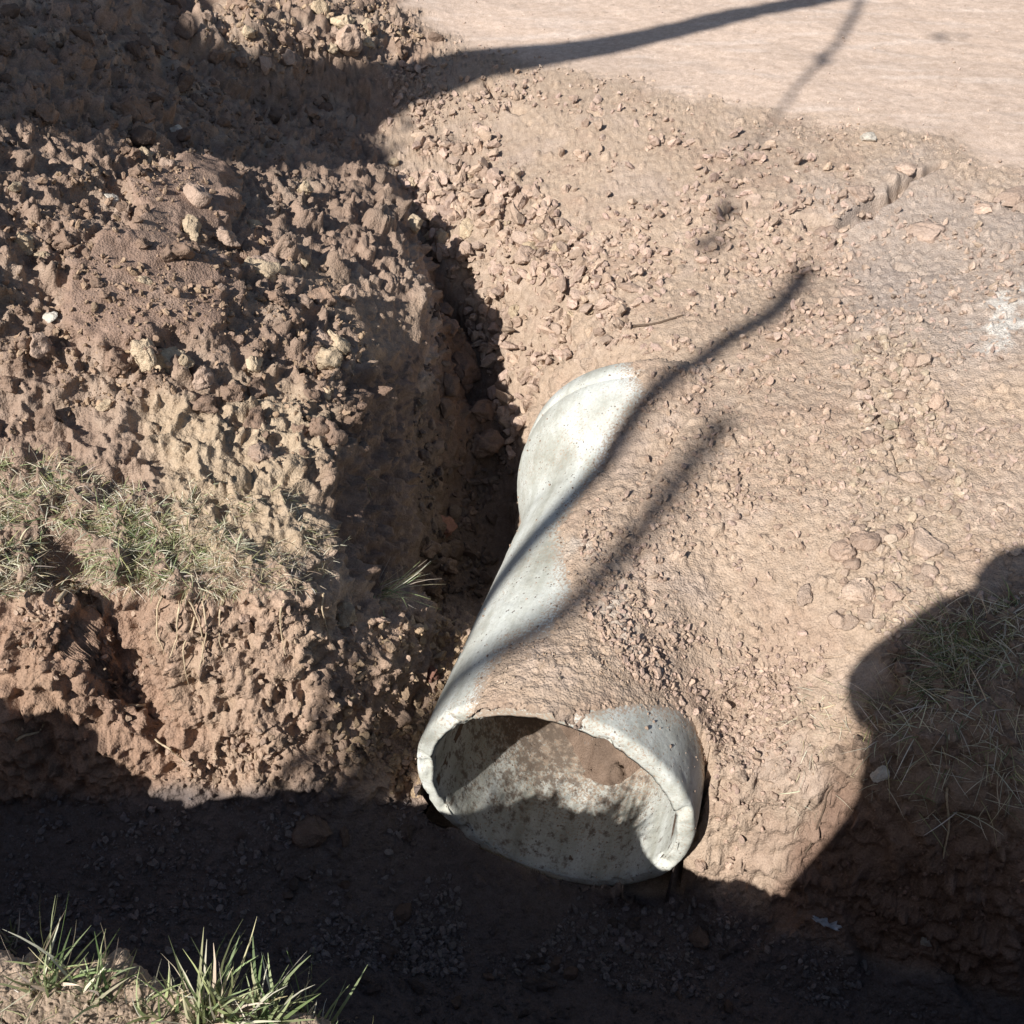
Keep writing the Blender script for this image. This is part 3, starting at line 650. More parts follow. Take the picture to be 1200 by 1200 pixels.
# stones one can tell apart
U_ = [
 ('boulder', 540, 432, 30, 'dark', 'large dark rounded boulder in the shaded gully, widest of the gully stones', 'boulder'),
 ('boulder', 567, 527, 26, 'brown', 'round brown boulder at the gully side with a sunlit spot on top', 'boulder'),
 ('boulder', 405, 52, 25, 'tan', 'smooth rounded tan boulder on the far clods beside the road', 'boulder'),
 ('stone', 132, 237, 14, 'white', 'chalky white stone on the upper part of the brown heap', 'stone'),
 ('stone', 62, 373, 11, 'white', 'small whitish stone with a dark hollow near the left edge of the heap', 'stone'),
 ('stone', 208, 157, 12, 'white', 'pale grey stone at the shadow border high on the heap', 'stone'),
 ('stone', 357, 222, 11, 'pale', 'oval cream stone on the ridge of the heap above the gully', 'stone'),
 ('clod', 303, 322, 28, 'pale', 'big square pale clod beside the smooth shaded flank of the heap', 'clod'),
 ('clod', 190, 425, 30, 'pale', 'big crumbly pale clod above the grass, below the smooth brown patch', 'clod'),
 ('stone', 240, 447, 22, 'tan', 'flat tan stone lying against the big crumbly pale clod', 'stone'),
 ('clod', 297, 428, 18, 'pale', 'blunt cream clod at the edge of a dark hollow in the heap', 'clod'),
 ('clod', 375, 400, 18, 'tan', 'upright tan clod on the crest over the shaded trench wall', 'clod'),
 ('clod', 155, 140, 26, 'brown', 'sunlit crumbly lump standing up at the edge of the dark shade', 'clod'),
 ('stone', 100, 247, 13, 'brown', 'flat sided brown stone left of the chalky white stone', 'stone'),
 ('stone', 742, 340, 22, 'tan', 'long narrow tan slab lying slantwise on the slope above the pipe', 'stone'),
 ('stone', 488, 265, 14, 'pale', 'angular cream stone at the upper edge of the gully', 'stone'),
 ('stone', 942, 700, 18, 'flat', 'lone round flat stone on the smooth soil right of the pipe', 'stone'),
 ('stone', 1006, 696, 27, 'flat', 'wedge shaped flat stone with a deep shadow on its right', 'stone'),
 ('stone', 1082, 642, 30, 'flat', 'broadest pale flat slab among the stones right of the pipe', 'stone'),
 ('stone', 1087, 674, 16, 'flat', 'round cracked stone just below the broadest pale slab', 'stone'),
 ('stone', 1104, 560, 21, 'flat', 'grey rounded stone at the right border of the flat stones', 'stone'),
 ('stone', 1110, 592, 15, 'tan', 'pinkish upright stone under the grey rounded stone', 'stone'),
 ('stone', 1078, 425, 17, 'flat', 'grey flat stone at the top of the band of stones', 'stone'),
 ('stone', 630, 436, 10, 'pale', 'cream pebble among brown clods above the pipe collar', 'stone'),
 ('clod', 368, 976, 25, 'dark', 'large lone clod on the shaded ditch floor under the left bank', 'clod'),
 ('clod', 516, 620, 20, 'red', 'reddish clod in the dark gully beside the pipe', 'clod'),
 ('stone', 512, 48, 12, 'dark', 'dark shaded stone at the corner of the dirt road', 'stone'),
 ('stone', 1016, 163, 13, 'white', 'pale flat slab on the crumbled edge of the dirt road', 'stone'),
 ('stone', 1033, 903, 13, 'white', 'cream stone at the grassy edge of the dark shadow', 'stone'),
 ('stone', 1086, 1103, 9, 'white', 'small pale stone low in the shaded right ditch wall', 'stone'),
 ('stone', 822, 1012, 13, 'tan', 'tan stone touching the lower right of the pipe mouth', 'stone'),
 ('clod', 548, 742, 12, 'tan', 'tan clod resting against the left side of the pipe', 'clod'),
 ('clod', 505, 790, 16, 'red', 'reddish clod in the plug of earth left of the pipe mouth', 'clod'),
 ('stone', 404, 722, 18, 'pale', 'smooth sunlit chip of clay below the small grass tuft', 'stone'),
 ('stone', 288, 730, 20, 'brown', 'square brown clod set in the upper left ditch bank', 'clod'),
 ('stone', 720, 1080, 9, 'damp', 'grey pebble on the shaded ditch floor in front of the pipe', 'stone'),
]
for i, (nm, x, y, rp, kd, lb, ct) in enumerate(U_):
    sc = (1, 1, 1)
    if 'narrow' in lb: sc = (1.5, .55, .6)
    stone(nm, x, y, rp, kd, lb, ct, sc=sc, rz=(R_(55) if 'narrow' in lb else None), i=i % len(ROCKS[kd]))
for x, y, rp, lb in ((1012, 226, 26, 'tilted crust slab beside the dark crack under the road edge'), (1062, 196, 20, 'crust slab nearest the road edge at the end of the dark crack'), (968, 276, 22, 'low crust slab at the left end of the dark crack'), (1090, 270, 34, 'broad flat grey crust slab below the dark crack'),
     (1150, 245, 24, 'flat crust slab beside the short crack near the right edge'), (1000, 345, 30, 'sunken clay slab right of the tip of the straight shadow'), (880, 235, 18, 'flat tan crust piece under the road left of the dark crack'), (1190, 232, 22, 'rounded crust slab cut by the right picture edge')):
    stone('crust_piece', x, y, rp, 'slab', lb, 'crust', sink=.62)['kind'] = 'thing'
# brick fragment
p, n = at(615, 302)
bm = bmesh.new(); bmesh.ops.create_cube(bm, size=1)
bmesh.ops.bevel(bm, geom=bm.edges[:], offset=.1, segments=2, affect='EDGES'); bmesh.ops.subdivide_edges(bm, edges=bm.edges[:], cuts=2, use_grid_fill=True)
for v in bm.verts: v.co += Vector((random.uniform(-.03, .03), random.uniform(-.03, .03), random.uniform(-.03, .03)))
me = bpy.data.meshes.new('brick_fragment'); bm.to_mesh(me); bm.free(); me.materials.append(M_red)
o = bpy.data.objects.new('brick_fragment', me); COL.objects.link(o); o.scale = (.055, .04, .035); o.location = Vector(p)+Vector((0, 0, .008)); o.rotation_euler = (R_(15), R_(-8), R_(12))
tag(o, 'small red brick fragment among the clods on the slope', 'brick')
# countable repeats: the largest loose clods of each place
ZONES = [
 ('clod', [(0, 190), (60, 210), (150, 160), (230, 200), (330, 280), (400, 330), (440, 420), (400, 560), (330, 560), (200, 460), (0, 520)], 84, ['brown', 'brown', 'brown', 'brown', 'tan', 'pale'], (7, 25), 'loose brown clod lying on the sunlit part of the dug heap', 'loose clods on the sunlit heap'),
 ('clod', [(0, 0), (220, 0), (240, 90), (430, 110), (400, 170), (330, 250), (220, 180), (100, 150), (0, 180)], 34, ['dark', 'brown'], (8, 20), 'dark clod in the shaded upper part of the heap', 'clods in the shaded upper heap'),
 ('clod', [(230, 0), (450, 0), (500, 50), (430, 90), (300, 90), (240, 70)], 26, ['tan', 'brown', 'pale'], (9, 20), 'sunlit tan clod on the far heap beside the road', 'clods on the far heap'),
 ('clod', [(450, 170), (560, 150), (700, 300), (750, 400), (640, 430), (600, 540), (570, 430), (520, 310), (480, 240)], 70, ['tan', 'tan', 'tan', 'pale'], (6, 17), 'small tan clod on the sunlit slope between gully and road', 'tan clods on the slope above the gully'),
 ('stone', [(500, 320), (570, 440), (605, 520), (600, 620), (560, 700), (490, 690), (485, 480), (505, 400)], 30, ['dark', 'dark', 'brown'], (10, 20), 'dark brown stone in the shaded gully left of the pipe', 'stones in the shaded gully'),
 ('stone', [(1000, 400), (1070, 390), (1130, 560), (1110, 670), (1040, 740), (970, 730), (1000, 560)], 72, ['flat', 'tan', 'tan'], (7, 19), 'flat greyish stone in the band of stones right of the pipe', 'flat stones right of the pipe'),
 ('clod', [(1040, 760), (1200, 700), (1200, 900), (1060, 880)], 34, ['dark', 'brown'], (9, 20), 'dark clod among dry grass in the shadow at the right bank', 'clods in the shaded right bank'),
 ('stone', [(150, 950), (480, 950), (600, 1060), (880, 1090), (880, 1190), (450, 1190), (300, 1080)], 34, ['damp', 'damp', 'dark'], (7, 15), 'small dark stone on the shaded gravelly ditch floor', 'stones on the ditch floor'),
]
NCL = 0
for nm, poly, cnt, kinds, (r0, r1), lb, gp in ZONES:
    for j in scatter(poly, cnt):
        rp = r0+(r1-r0)*random.random()**2.2
        kd = random.choice(kinds)
        stone_at(nm, P[j], nrm[j], rp*float(qd[j])/FPX, kd, lb, nm, gp, sink=random.uniform(.2, .5)); NCL += 1
# crumbs nobody could count
extra = []
for _ in range(5200):
    s_, ph_ = rng.uniform(.0, 1.3), rng.uniform(R_(0), R_(190)); R1 = float(pipe_R(s_))
    d_ = float(poly_sd(np.array([s_]), np.array([ph_*PR]), COVP)[0])
    if d_ > .03 or rng.random() > .08+1.0*math.exp(-abs(d_)/.028): continue
    n_ = math.cos(ph_)*PX+math.sin(ph_)*PU; extra.append((PC+s_*PA+R1*n_, n_, .0010+.0055*rng.random()**3))
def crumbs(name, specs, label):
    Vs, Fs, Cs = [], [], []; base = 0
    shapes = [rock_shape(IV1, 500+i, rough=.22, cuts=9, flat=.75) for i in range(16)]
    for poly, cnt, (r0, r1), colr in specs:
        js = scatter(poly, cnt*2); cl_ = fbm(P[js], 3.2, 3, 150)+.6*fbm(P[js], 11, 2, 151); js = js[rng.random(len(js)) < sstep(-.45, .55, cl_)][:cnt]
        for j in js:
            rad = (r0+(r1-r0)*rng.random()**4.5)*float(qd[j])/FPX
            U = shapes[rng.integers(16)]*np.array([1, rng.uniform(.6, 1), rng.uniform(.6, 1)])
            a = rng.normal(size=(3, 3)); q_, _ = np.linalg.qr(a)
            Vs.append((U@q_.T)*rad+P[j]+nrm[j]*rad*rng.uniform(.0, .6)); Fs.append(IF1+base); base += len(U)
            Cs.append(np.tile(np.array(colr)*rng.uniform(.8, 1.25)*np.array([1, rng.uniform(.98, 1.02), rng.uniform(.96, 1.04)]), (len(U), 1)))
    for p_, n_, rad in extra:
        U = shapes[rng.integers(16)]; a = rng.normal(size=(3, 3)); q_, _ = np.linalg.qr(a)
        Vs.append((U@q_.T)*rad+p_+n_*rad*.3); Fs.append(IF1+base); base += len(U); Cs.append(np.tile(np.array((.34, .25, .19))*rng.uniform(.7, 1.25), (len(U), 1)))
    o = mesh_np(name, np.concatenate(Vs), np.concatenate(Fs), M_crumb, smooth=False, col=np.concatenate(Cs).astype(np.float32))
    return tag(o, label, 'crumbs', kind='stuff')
crumbs('soil_crumbs', [
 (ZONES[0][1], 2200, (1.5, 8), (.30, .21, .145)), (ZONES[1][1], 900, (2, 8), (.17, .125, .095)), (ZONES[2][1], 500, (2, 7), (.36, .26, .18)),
 (ZONES[3][1], 2800, (1.2, 15), (.38, .28, .215)), ([(540, 100), (800, 130), (1000, 200), (1000, 400), (760, 420), (600, 300)], 3200, (.9, 10), (.38, .28, .22)),
 ([(770, 430), (1000, 400), (960, 900), (850, 1030), (820, 880), (680, 720), (680, 620)], 6500, (.9, 7.5), (.37, .272, .21)),
 ([(590, 770), (660, 700), (690, 580), (770, 480), (830, 560), (790, 700), (780, 800), (700, 800)], 900, (.8, 3.2), (.40, .295, .215)), ([(570, 800), (600, 765), (720, 770), (760, 800), (640, 825)], 260, (.8, 3.2), (.38, .30, .23)),
 ([(940, 200), (1200, 230), (1200, 700), (1060, 760), (960, 700), (1000, 420)], 3000, (.9, 8), (.365, .275, .218)), ([(500, 40), (640, 66), (900, 125), (1100, 160), (1200, 200), (1200, 225), (1100, 185), (900, 160), (640, 95), (520, 70)], 700, (.8, 5), (.40, .305, .24)), ([(480, 0), (1200, 0), (1200, 190), (900, 120), (560, 50)], 260, (.6, 2.6), (.45, .35, .285)),
 ([(1200, 220), (1680, 330), (1680, 1150), (1200, 1150)], 2200, (1, 9), (.30, .22, .17)), ([(-440, 100), (0, 0), (0, 1000), (-440, 1000)], 1300, (1.5, 9), (.28, .2, .15)),
 (ZONES[5][1], 1100, (2, 11), (.37, .29, .22)), ([(420, 85), (530, 70), (640, 90), (600, 150), (520, 190), (440, 170)], 900, (1.2, 8), (.36, .265, .205)),
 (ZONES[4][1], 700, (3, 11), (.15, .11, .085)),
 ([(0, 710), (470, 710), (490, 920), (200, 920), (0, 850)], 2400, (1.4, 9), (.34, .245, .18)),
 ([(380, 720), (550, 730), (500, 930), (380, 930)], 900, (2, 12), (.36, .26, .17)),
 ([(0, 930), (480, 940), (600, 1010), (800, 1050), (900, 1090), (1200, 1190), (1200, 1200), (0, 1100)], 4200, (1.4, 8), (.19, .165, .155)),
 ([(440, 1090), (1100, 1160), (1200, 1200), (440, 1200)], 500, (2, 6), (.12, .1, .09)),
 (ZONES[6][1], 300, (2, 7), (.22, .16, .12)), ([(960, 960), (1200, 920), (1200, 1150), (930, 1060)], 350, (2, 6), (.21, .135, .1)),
 ([(0, 1130), (420, 1190), (400, 1260), (0, 1260)], 300, (2, 8), (.33, .25, .18)),
], 'loose crumbs of dry soil scattered over the whole ground')

# ------------------------------------------------------------------ grass
def blades(specs):
    """specs: (base, dir, length, width, droop, colour); a curved folded ribbon each"""
    Vs, Fs, Cs = [], [], []; n = 0; K = 5
    for b, d, Lh, w, dr, colr in specs:
        d = d/np.linalg.norm(d); side = np.cross(d, [0, 0, 1.])+1e-6; side /= np.linalg.norm(side)
        az = rng.uniform(0, 6.28); side = side*math.cos(az)+np.cross(d, side)*math.sin(az)
        p = np.array(b, float); dirn = d.copy(); hz = rng.normal(size=3)*.42
        for kq in range(K):
            t = kq/(K-1); ww = w*(1-t)**.6*.5+.0002
            Vs += [p-side*ww, p+side*ww]
            Cs += [colr*(.85+.3*t)]*2
            dirn = dirn+np.array([hz[0], hz[1], -dr])*(1.0/K); dirn /= np.linalg.norm(dirn)
            p = p+dirn*Lh/(K-1)
            if kq < K-1: Fs.append([n, n+1, n+3, n+2]); n += 2
        n += 2
    return np.array(Vs), np.array(Fs), np.array(Cs, np.float32)
GREEN = np.array([.13, .175, .07]); LGREEN = np.array([.27, .30, .15]); STRAW = np.array([.46, .38, .25]); PALE = np.array([.56, .51, .39]); DRYG = np.array([.30, .29, .14])
def pick(cs, ws):
    c = cs[rng.choice(len(cs), p=np.array(ws)/sum(ws))]; return np.clip(c*rng.uniform(.75, 1.3)*rng.uniform(.92, 1.08, 3), .01, .8)
def mat_specs(poly, cnt, Lr, wr, cs, ws, flat=.7, clump=0.):
    out = []
    idx = scatter(poly, cnt*3 if clump else cnt)
    if clump:
        cl = fbm(P[idx], 13, 2, 120); idx = idx[cl > np.quantile(cl, clump)][:cnt]
    for j in idx:
        up = nrm[j]*.5+np.array([0, 0, .5]); d = up*(1-flat)+rng.normal(size=3)*np.array([1, 1, .4])*flat
        if d[2] < .05: d[2] = abs(d[2])+.08
        out.append((P[j]-.003*up, d, rng.uniform(*Lr), rng.uniform(*wr), rng.uniform(.2, 1.3), pick(cs, ws)))
    return out
sp = mat_specs([(-60, 540), (60, 530), (110, 560), (230, 590), (290, 640), (250, 690), (100, 690), (-60, 705)], 5600, (.018, .055), (.0012, .0026), [GREEN, LGREEN, STRAW, PALE, DRYG], [.10, .8, 2.2, 5.4, .8], .74, .22)
sp += mat_specs([(60, 590), (180, 600), (240, 650), (200, 680), (90, 670)], 800, (.03, .07), (.0014, .003), [GREEN, LGREEN, DRYG], [1, 2.5, 1.5], .65, .35)
sp += mat_specs([(-60, 545), (50, 535), (80, 570), (40, 640), (-60, 660)], 600, (.03, .07), (.0014, .003), [GREEN, LGREEN, DRYG, PALE], [.8, 2.4, 1.4, 1.4], .65, .35)
sp += mat_specs([(200, 560), (340, 580), (400, 640), (380, 690), (240, 700)], 2600, (.012, .045), (.0009, .002), [STRAW, PALE, DRYG], [2, 2, .6], .75, .3)
V, Fq, C_ = blades(sp); o = mesh_np('bank_grass', V, Fq, M_grass, col=C_, smooth=False); tag(o, 'short dry and green turf on the left bank above the ditch', 'grass', kind='stuff')
sp = mat_specs([(1010, 860), (1060, 740), (1130, 700), (1200, 690), (1200, 960), (1080, 960), (1000, 910)], 1700, (.03, .11), (.001, .0026), [GREEN, DRYG, STRAW, PALE], [.4, 1, 2, 2.6], .7, .3)
sp += mat_specs([(1060, 730), (1130, 720), (1180, 800), (1080, 830)], 240, (.05, .12), (.0014, .003), [GREEN, LGREEN, STRAW], [1.6, 1, 1.2], .6, .3)
sp += mat_specs([(930, 820), (1000, 780), (1010, 900), (960, 990), (920, 970)], 220, (.02, .06), (.0008, .002), [STRAW, PALE], [1, 1], .85)
V, Fq, C_ = blades(sp); o = mesh_np('dry_grass', V, Fq, M_grass, col=C_, smooth=False); tag(o, 'tangled dry grass in the shadow on the right bank', 'grass', kind='stuff')
sp = mat_specs([(-40, 1120), (150, 1150), (430, 1200), (430, 1280), (-40, 1280)], 900, (.015, .05), (.001, .0025), [STRAW, PALE, DRYG, LGREEN], [2, 2, 1, .6], .8)
V, Fq, C_ = blades(sp); o = mesh_np('near_stubble', V, Fq, M_grass, col=C_, smooth=False); tag(o, 'short straw coloured stubble on the near bank', 'grass', kind='stuff')
def tuft(name, px, py, nb, Lr, wr, label, lean=(0, .25, 1), spread=.5, cs=(GREEN, LGREEN, STRAW, PALE), ws=(1.0, 4, 1.2, 1.4), rad=.03):
    p, n = at(px, py); sp = []
    for _ in range(nb):
        a = rng.uniform(0, 6.28); rr_ = rad*math.sqrt(rng.random())
        d = np.array(lean)+rng.normal(size=3)*spread*np.array([1, 1, .35])
        sp.append((p+np.array([math.cos(a)*rr_, math.sin(a)*rr_, -.004]), d, rng.uniform(*Lr), rng.uniform(*wr), rng.uniform(.1, .9), pick(list(cs), ws)))
    V, Fq, C_ = blades(sp); o = mesh_np(name, V-p, Fq, M_grass, col=C_, smooth=False, loc=p); return tag(o, label, 'grass')
TG = 'grass tufts on the near bank'
tuft('grass_tuft', 12, 1110, 18, (.05, .10), (.003, .0055), 'small grass tuft at the far left edge of the near bank', (0, .2, 1))['group'] = TG
tuft('grass_tuft', 55, 1150, 44, (.06, .12), (.003, .006), 'bushy pale green tuft on the near bank, second from the left edge', (0.1, .25, 1), .6)['group'] = TG
tuft('grass_tuft', 110, 1165, 28, (.05, .10), (.003, .006), 'low bluish tuft right of the bushy pale tuft', (.3, .3, .8), .5)['group'] = TG
tuft('grass_tuft', 185, 1185, 26, (.04, .08), (.003, .006), 'sparse tuft with short blades in the middle of the near bank', (0, .2, 1), .5)['group'] = TG
tuft('grass_tuft', 245, 1195, 60, (.07, .135), (.004, .0075), 'tall bright tuft with the longest broad blades on the near bank', (.05, .3, 1), .5)['group'] = TG
tuft('grass_tuft', 305, 1195, 55, (.06, .115), (.004, .0075), 'dense green tuft right of the tallest tuft', (.2, .25, 1), .55)['group'] = TG
tuft('grass_tuft', 362, 1200, 26, (.06, .12), (.003, .006), 'open tuft of thin curved blades at the right end of the row', (.3, .25, 1), .6)['group'] = TG
tuft('grass_tuft', 446, 694, 40, (.07, .17), (.0018, .0034), 'small straggly tuft hanging at the corner of the left bank beside the gully', (.7, -.2, .5), .55, (STRAW, LGREEN, PALE), (1, 2, 1.5), .025)
tuft('grass_tuft', 425, 560, 12, (.04, .09), (.001, .002), 'thin wilted tuft on the shaded trench wall of the heap', (.5, -.3, .2), .5, (STRAW, DRYG), (1, 1), .02)

# ------------------------------------------------------------------ roots, twigs, litter
def tube(name, pts, r0, r1, mat, seg=6):
    pts = [Vector(p) for p in pts]; V, Fq = [], []
    for i, p in enumerate(pts):
        d = (pts[min(i+1, len(pts)-1)]-pts[max(i-1, 0)]).normalized(); a = d.orthogonal().normalized(); b = d.cross(a)
        r_ = r0+(r1-r0)*i/(len(pts)-1)
        for k_ in range(seg):
            t = 6.2832*k_/seg; V.append(tuple(p+(a*math.cos(t)+b*math.sin(t))*r_))
    for i in range(len(pts)-1):
        for k_ in range(seg): Fq.append((i*seg+k_, i*seg+(k_+1) % seg, (i+1)*seg+(k_+1) % seg, (i+1)*seg+k_))
    return mesh_np(name, np.array(V), np.array(Fq), mat)
def surface_line(px, lift=.004, sub_=5, jit=3):
    out = []
    for (a, b) in zip(px[:-1], px[1:]):
        for i in range(sub_):
            t = i/sub_; p, n = at(a[0]+(b[0]-a[0])*t+random.uniform(-jit, jit), a[1]+(b[1]-a[1])*t+random.uniform(-jit, jit)); out.append(p+n*lift)
    p, n = at(*px[-1]); out.append(p+n*lift)
    out = np.array(out)
    for _ in range(2): out[1:-1] = (out[:-2]+out[1:-1]*2+out[2:])/4
    return out
tag(tube('twig', surface_line([(722, 382), (760, 384), (800, 371)]), .005, .003, M_twig), 'thin dark twig lying on the slope above the pipe', 'twig')
tag(tube('twig', surface_line([(955, 832), (978, 826)]), .003, .002, M_root), 'pale twig on the sunlit soil next to the shadow', 'twig')
tag(tube('twig', surface_line([(945, 1000), (960, 955), (975, 920)]), .0025, .0015, M_twig), 'thin upright stalk on the sunlit soil below the shaded grass', 'twig')
tag(tube('root', surface_line([(1110, 920), (1112, 970), (1100, 1025)]), .003, .0015, M_root), 'forked straw root hanging down the shaded right ditch wall', 'root')
for pts in ([(212, 700), (210, 740), (200, 770)], [(225, 700), (235, 735), (240, 775)], [(240, 705), (243, 745), (233, 790)], [(190, 700), (186, 735), (195, 765)], [(260, 700), (256, 730), (262, 760)], [(330, 700), (327, 740), (335, 765)], [(375, 695), (378, 725), (385, 745)], [(228, 720), (215, 760), (222, 800)]):
    tag(tube('root', surface_line(pts, .008, 5, 4), .0028, .0010, M_root), 'thin pale root dangling from the turf down the left ditch bank', 'root', 'roots dangling from the left bank')
tag(tube('root', surface_line([(65, 705), (82, 695), (90, 680)], .01), .006, .003, M_root), 'thick pale root bent over the dark notch in the left bank', 'root')
tag(tube('root', surface_line([(145, 832), (172, 824)], .008), .006, .003, M_root), 'short pale root sticking out at the foot of the dark notch', 'root')
tag(tube('root', surface_line([(22, 862), (45, 856), (52, 845)], .006), .004, .002, M_root), 'pale bent root in the shade at the left foot of the bank', 'root')
tag(tube('root', surface_line([(180, 868), (205, 878), (218, 892)], .006), .003, .0015, M_root), 'crooked pale root at the lower edge of the sunlit bank', 'root')
p, n = at(968, 1082)
gx, gy = np.meshgrid(np.linspace(-1, 1, 14), np.linspace(-1, 1, 8), indexing='ij'); q3 = np.stack([gx.ravel(), gy.ravel(), gx.ravel()*0], -1)
hz = .35*fbm(q3, 1.7, 3, 140); hz2 = fbm(q3, 3.1, 3, 141); V = np.stack([gx.ravel()*.032*(1+.4*hz)+.008*hz2, gy.ravel()*.010*(1+1.5*hz2)*(1-.5*np.abs(gx.ravel()))+.006*hz, .006+.02*hz+.01*hz2], -1)
a, b = np.meshgrid(np.arange(13), np.arange(7), indexing='ij'); Fq = np.stack([a*8+b, (a+1)*8+b, (a+1)*8+b+1, a*8+b+1], -1).reshape(-1, 4)
o = mesh_np('plastic_scrap', V, Fq, M_plastic, loc=p+n*.006); o.rotation_euler = (0, 0, R_(-25)); so = o.modifiers.new('thick', 'SOLIDIFY'); so.thickness = .001
tag(o, 'crumpled whitish plastic scrap at the foot of the right ditch wall', 'litter')

# unseen mound added left of the frame, shaped to shade the ditch bank
mx, my = np.meshgrid(np.linspace(-3.0, -.90, 110), np.linspace(.2, .70, 40), indexing='ij')
cr_h = np.interp(mx, [-3.0, -2.4, -1.9, -1.68, -1.56, -1.38, -1.17, -.99, -.93, -.90], [.0, .5, .62, .50, .28, .13, .17, .14, .07, -.02])
mq = np.stack([mx, my, mx*0], -1).reshape(-1, 3)
mz = cr_h*np.exp(-((my-.60)/.13)**2)+.01+.07*fbm(mq, 9, 3, 160).reshape(mx.shape)*np.exp(-((my-.6)/.15)**2)-.03*sstep(.64, .70, my)-.03*sstep(.3, .2, my)
a, b = np.meshgrid(np.arange(109), np.arange(39), indexing='ij'); Fq = np.stack([a*40+b, (a+1)*40+b, (a+1)*40+b+1, a*40+b+1], -1).reshape(-1, 4)
o = mesh_np('shade_mound', np.stack([mx.ravel(), my.ravel(), mz.ravel()], -1), Fq, M_ground, col=np.tile(c3(.30, .225, .165), (mx.size, 1)))
tag(o, 'unseen low mound added on the near bank beyond the left picture edge to cast shade', 'shadow caster')
# ------------------------------------------------------------------ off-frame trees whose shadows cross the scene
SV = np.array([-.80, -.95, 1.0])
def branch_bm(pts, r0, r1, seg=10):
    V, Fq = [], []; pts = [Vector(p) for p in pts]
    for i, p in enumerate(pts):
        d = (pts[min(i+1, len(pts)-1)]-pts[max(i-1, 0)]).normalized(); a = d.orthogonal().normalized(); b = d.cross(a)
        rr_ = r0+(r1-r0)*i/(len(pts)-1)
        for k_ in range(seg):
            t = 6.2832*k_/seg; V.append(tuple(p+(a*math.cos(t)+b*math.sin(t))*rr_))
    for i in range(len(pts)-1):
        for k_ in range(seg): Fq.append((i*seg+k_, i*seg+(k_+1) % seg, (i+1)*seg+(k_+1) % seg, (i+1)*seg+k_))
    return V, Fq
def smooth_line(pts, n=8):
    pts = np.array(pts, float); out = []
    for i in range(len(pts)-1):
        p0 = pts[max(i-1, 0)]; p1 = pts[i]; p2 = pts[i+1]; p3 = pts[min(i+2, len(pts)-1)]
        for t in np.linspace(0, 1, n, endpoint=False):
            out.append(.5*((2*p1)+(-p0+p2)*t+(2*p0-5*p1+4*p2-p3)*t*t+(-p0+3*p1-3*p2+p3)*t**3))
    out.append(pts[-1]); return np.array(out)
def wood(name, limbs, parent, mat=M_bark):
    Vs, Fs, b = [], [], 0
    for pts, r0, r1 in limbs:
        V, Fq = branch_bm(pts, r0, r1); Vs += V; Fs += [[i+b for i in f] for f in Fq]; b += len(V)
    return mesh_np(name, np.array(Vs), np.array(Fs), mat, parent)
def leafclump(c, rad, n):
    V, Fq = [], []
    for _ in range(n):
        p = np.array(c)+rng.normal(size=3)*rad*.5; a = rng.normal(size=3); a /= np.linalg.norm(a); b = np.cross(a, rng.normal(size=3)); b /= np.linalg.norm(b)
        k_ = len(V); V += [p-a*.04, p+b*.018, p+a*.04, p-b*.018]; Fq.append([k_, k_+1, k_+2, k_+3])
    return V, Fq
def crown(name, clumps, parent):
    Vs, Fs, b = [], [], 0
    for c, rad, n in clumps:
        V, Fq = leafclump(c, rad, n); Vs += V; Fs += [[i+b for i in f] for f in Fq]; b += len(V)
    return mesh_np(name, np.array(Vs), np.array(Fs), M_leaf, parent, smooth=False)
def emp(name): o = bpy.data.objects.new(name, None); COL.objects.link(o); return o
def caster(Pw, t): return np.array(Pw)+t*SV
# broad tree on the left: trunk shade over the upper heap, limb shade over the road
T = emp('shade_tree'); tag(T, 'broad bare limbed tree standing on the left bank beyond the picture edge', 'tree')
c_pts = [(-3.05, 1.0, .0), (-3.0, 1.02, 1.0), caster(W(60, 85, .48), 2.0), caster(W(250, 120, .1), 2.75), caster(W(430, 135, -.18), 3.35), caster(W(545, 72, 0), 3.8), caster(W(700, 56, 0), 4.2), caster(W(880, 18, 0), 4.7), caster(W(1060, -18, 0), 5.2)]
wood('trunk', [(smooth_line(c_pts[:6]), .27, .15), (smooth_line(c_pts[5:]), .13, .07)], T)
wood('limb', [(smooth_line([c_pts[3], caster(W(120, 120, .35), 2.6), caster(W(0, 60, .55), 2.9), caster(W(-200, 0, .6), 3.3)]), .15, .08),
              (smooth_line([c_pts[2], caster(W(150, 60, .3), 2.3), caster(W(100, -60, .5), 2.6), caster(W(40, -200, .5), 3.2)]), .17, .1)], T)
crown('crown', [(caster(W(40, 50, .5), 2.9), .35, 260), (caster(W(120, 30, .45), 3.1), .35, 260), (caster(W(330, 140, 0), 3.2), .22, 120), (caster(W(0, 130, .42), 3.0), .25, 150)], T)
# saplings: near-vertical stems behind the camera's left shoulder
def sapling(name, base, shadow, r0, r1, label, twigs=()):
    """shadow: list of (px,py,z) where the stem's shade falls; solved for a stem rising from base"""
    t_ = emp(name); tag(t_, label, 'sapling')
    pts = [np.array(base, float)]
    for (x, y, z) in shadow:
        w = W(x, y, z); t = max(((w[0]-base[0])/.80+(w[1]-base[1])/.95)/2, .2); pts.append(w+t*SV)
    wood('stem', [(smooth_line(pts), r0, r1)], t_)
    if twigs: wood('twigs', [(smooth_line([caster(W(*p), t) for p, t in tw]), .012, .005) for tw in twigs], t_)
    return t_
sapling('sapling', (-3.0, -1.6, 0), [(480, 900, -.7), (575, 712, -.45), (660, 600, -.3), (700, 545, -.23), (770, 470, -.2), (850, 400, -.14), (905, 365, -.12), (944, 318, -.12)], .038, .038, 'thin straight sapling standing nearest behind the left of the camera')
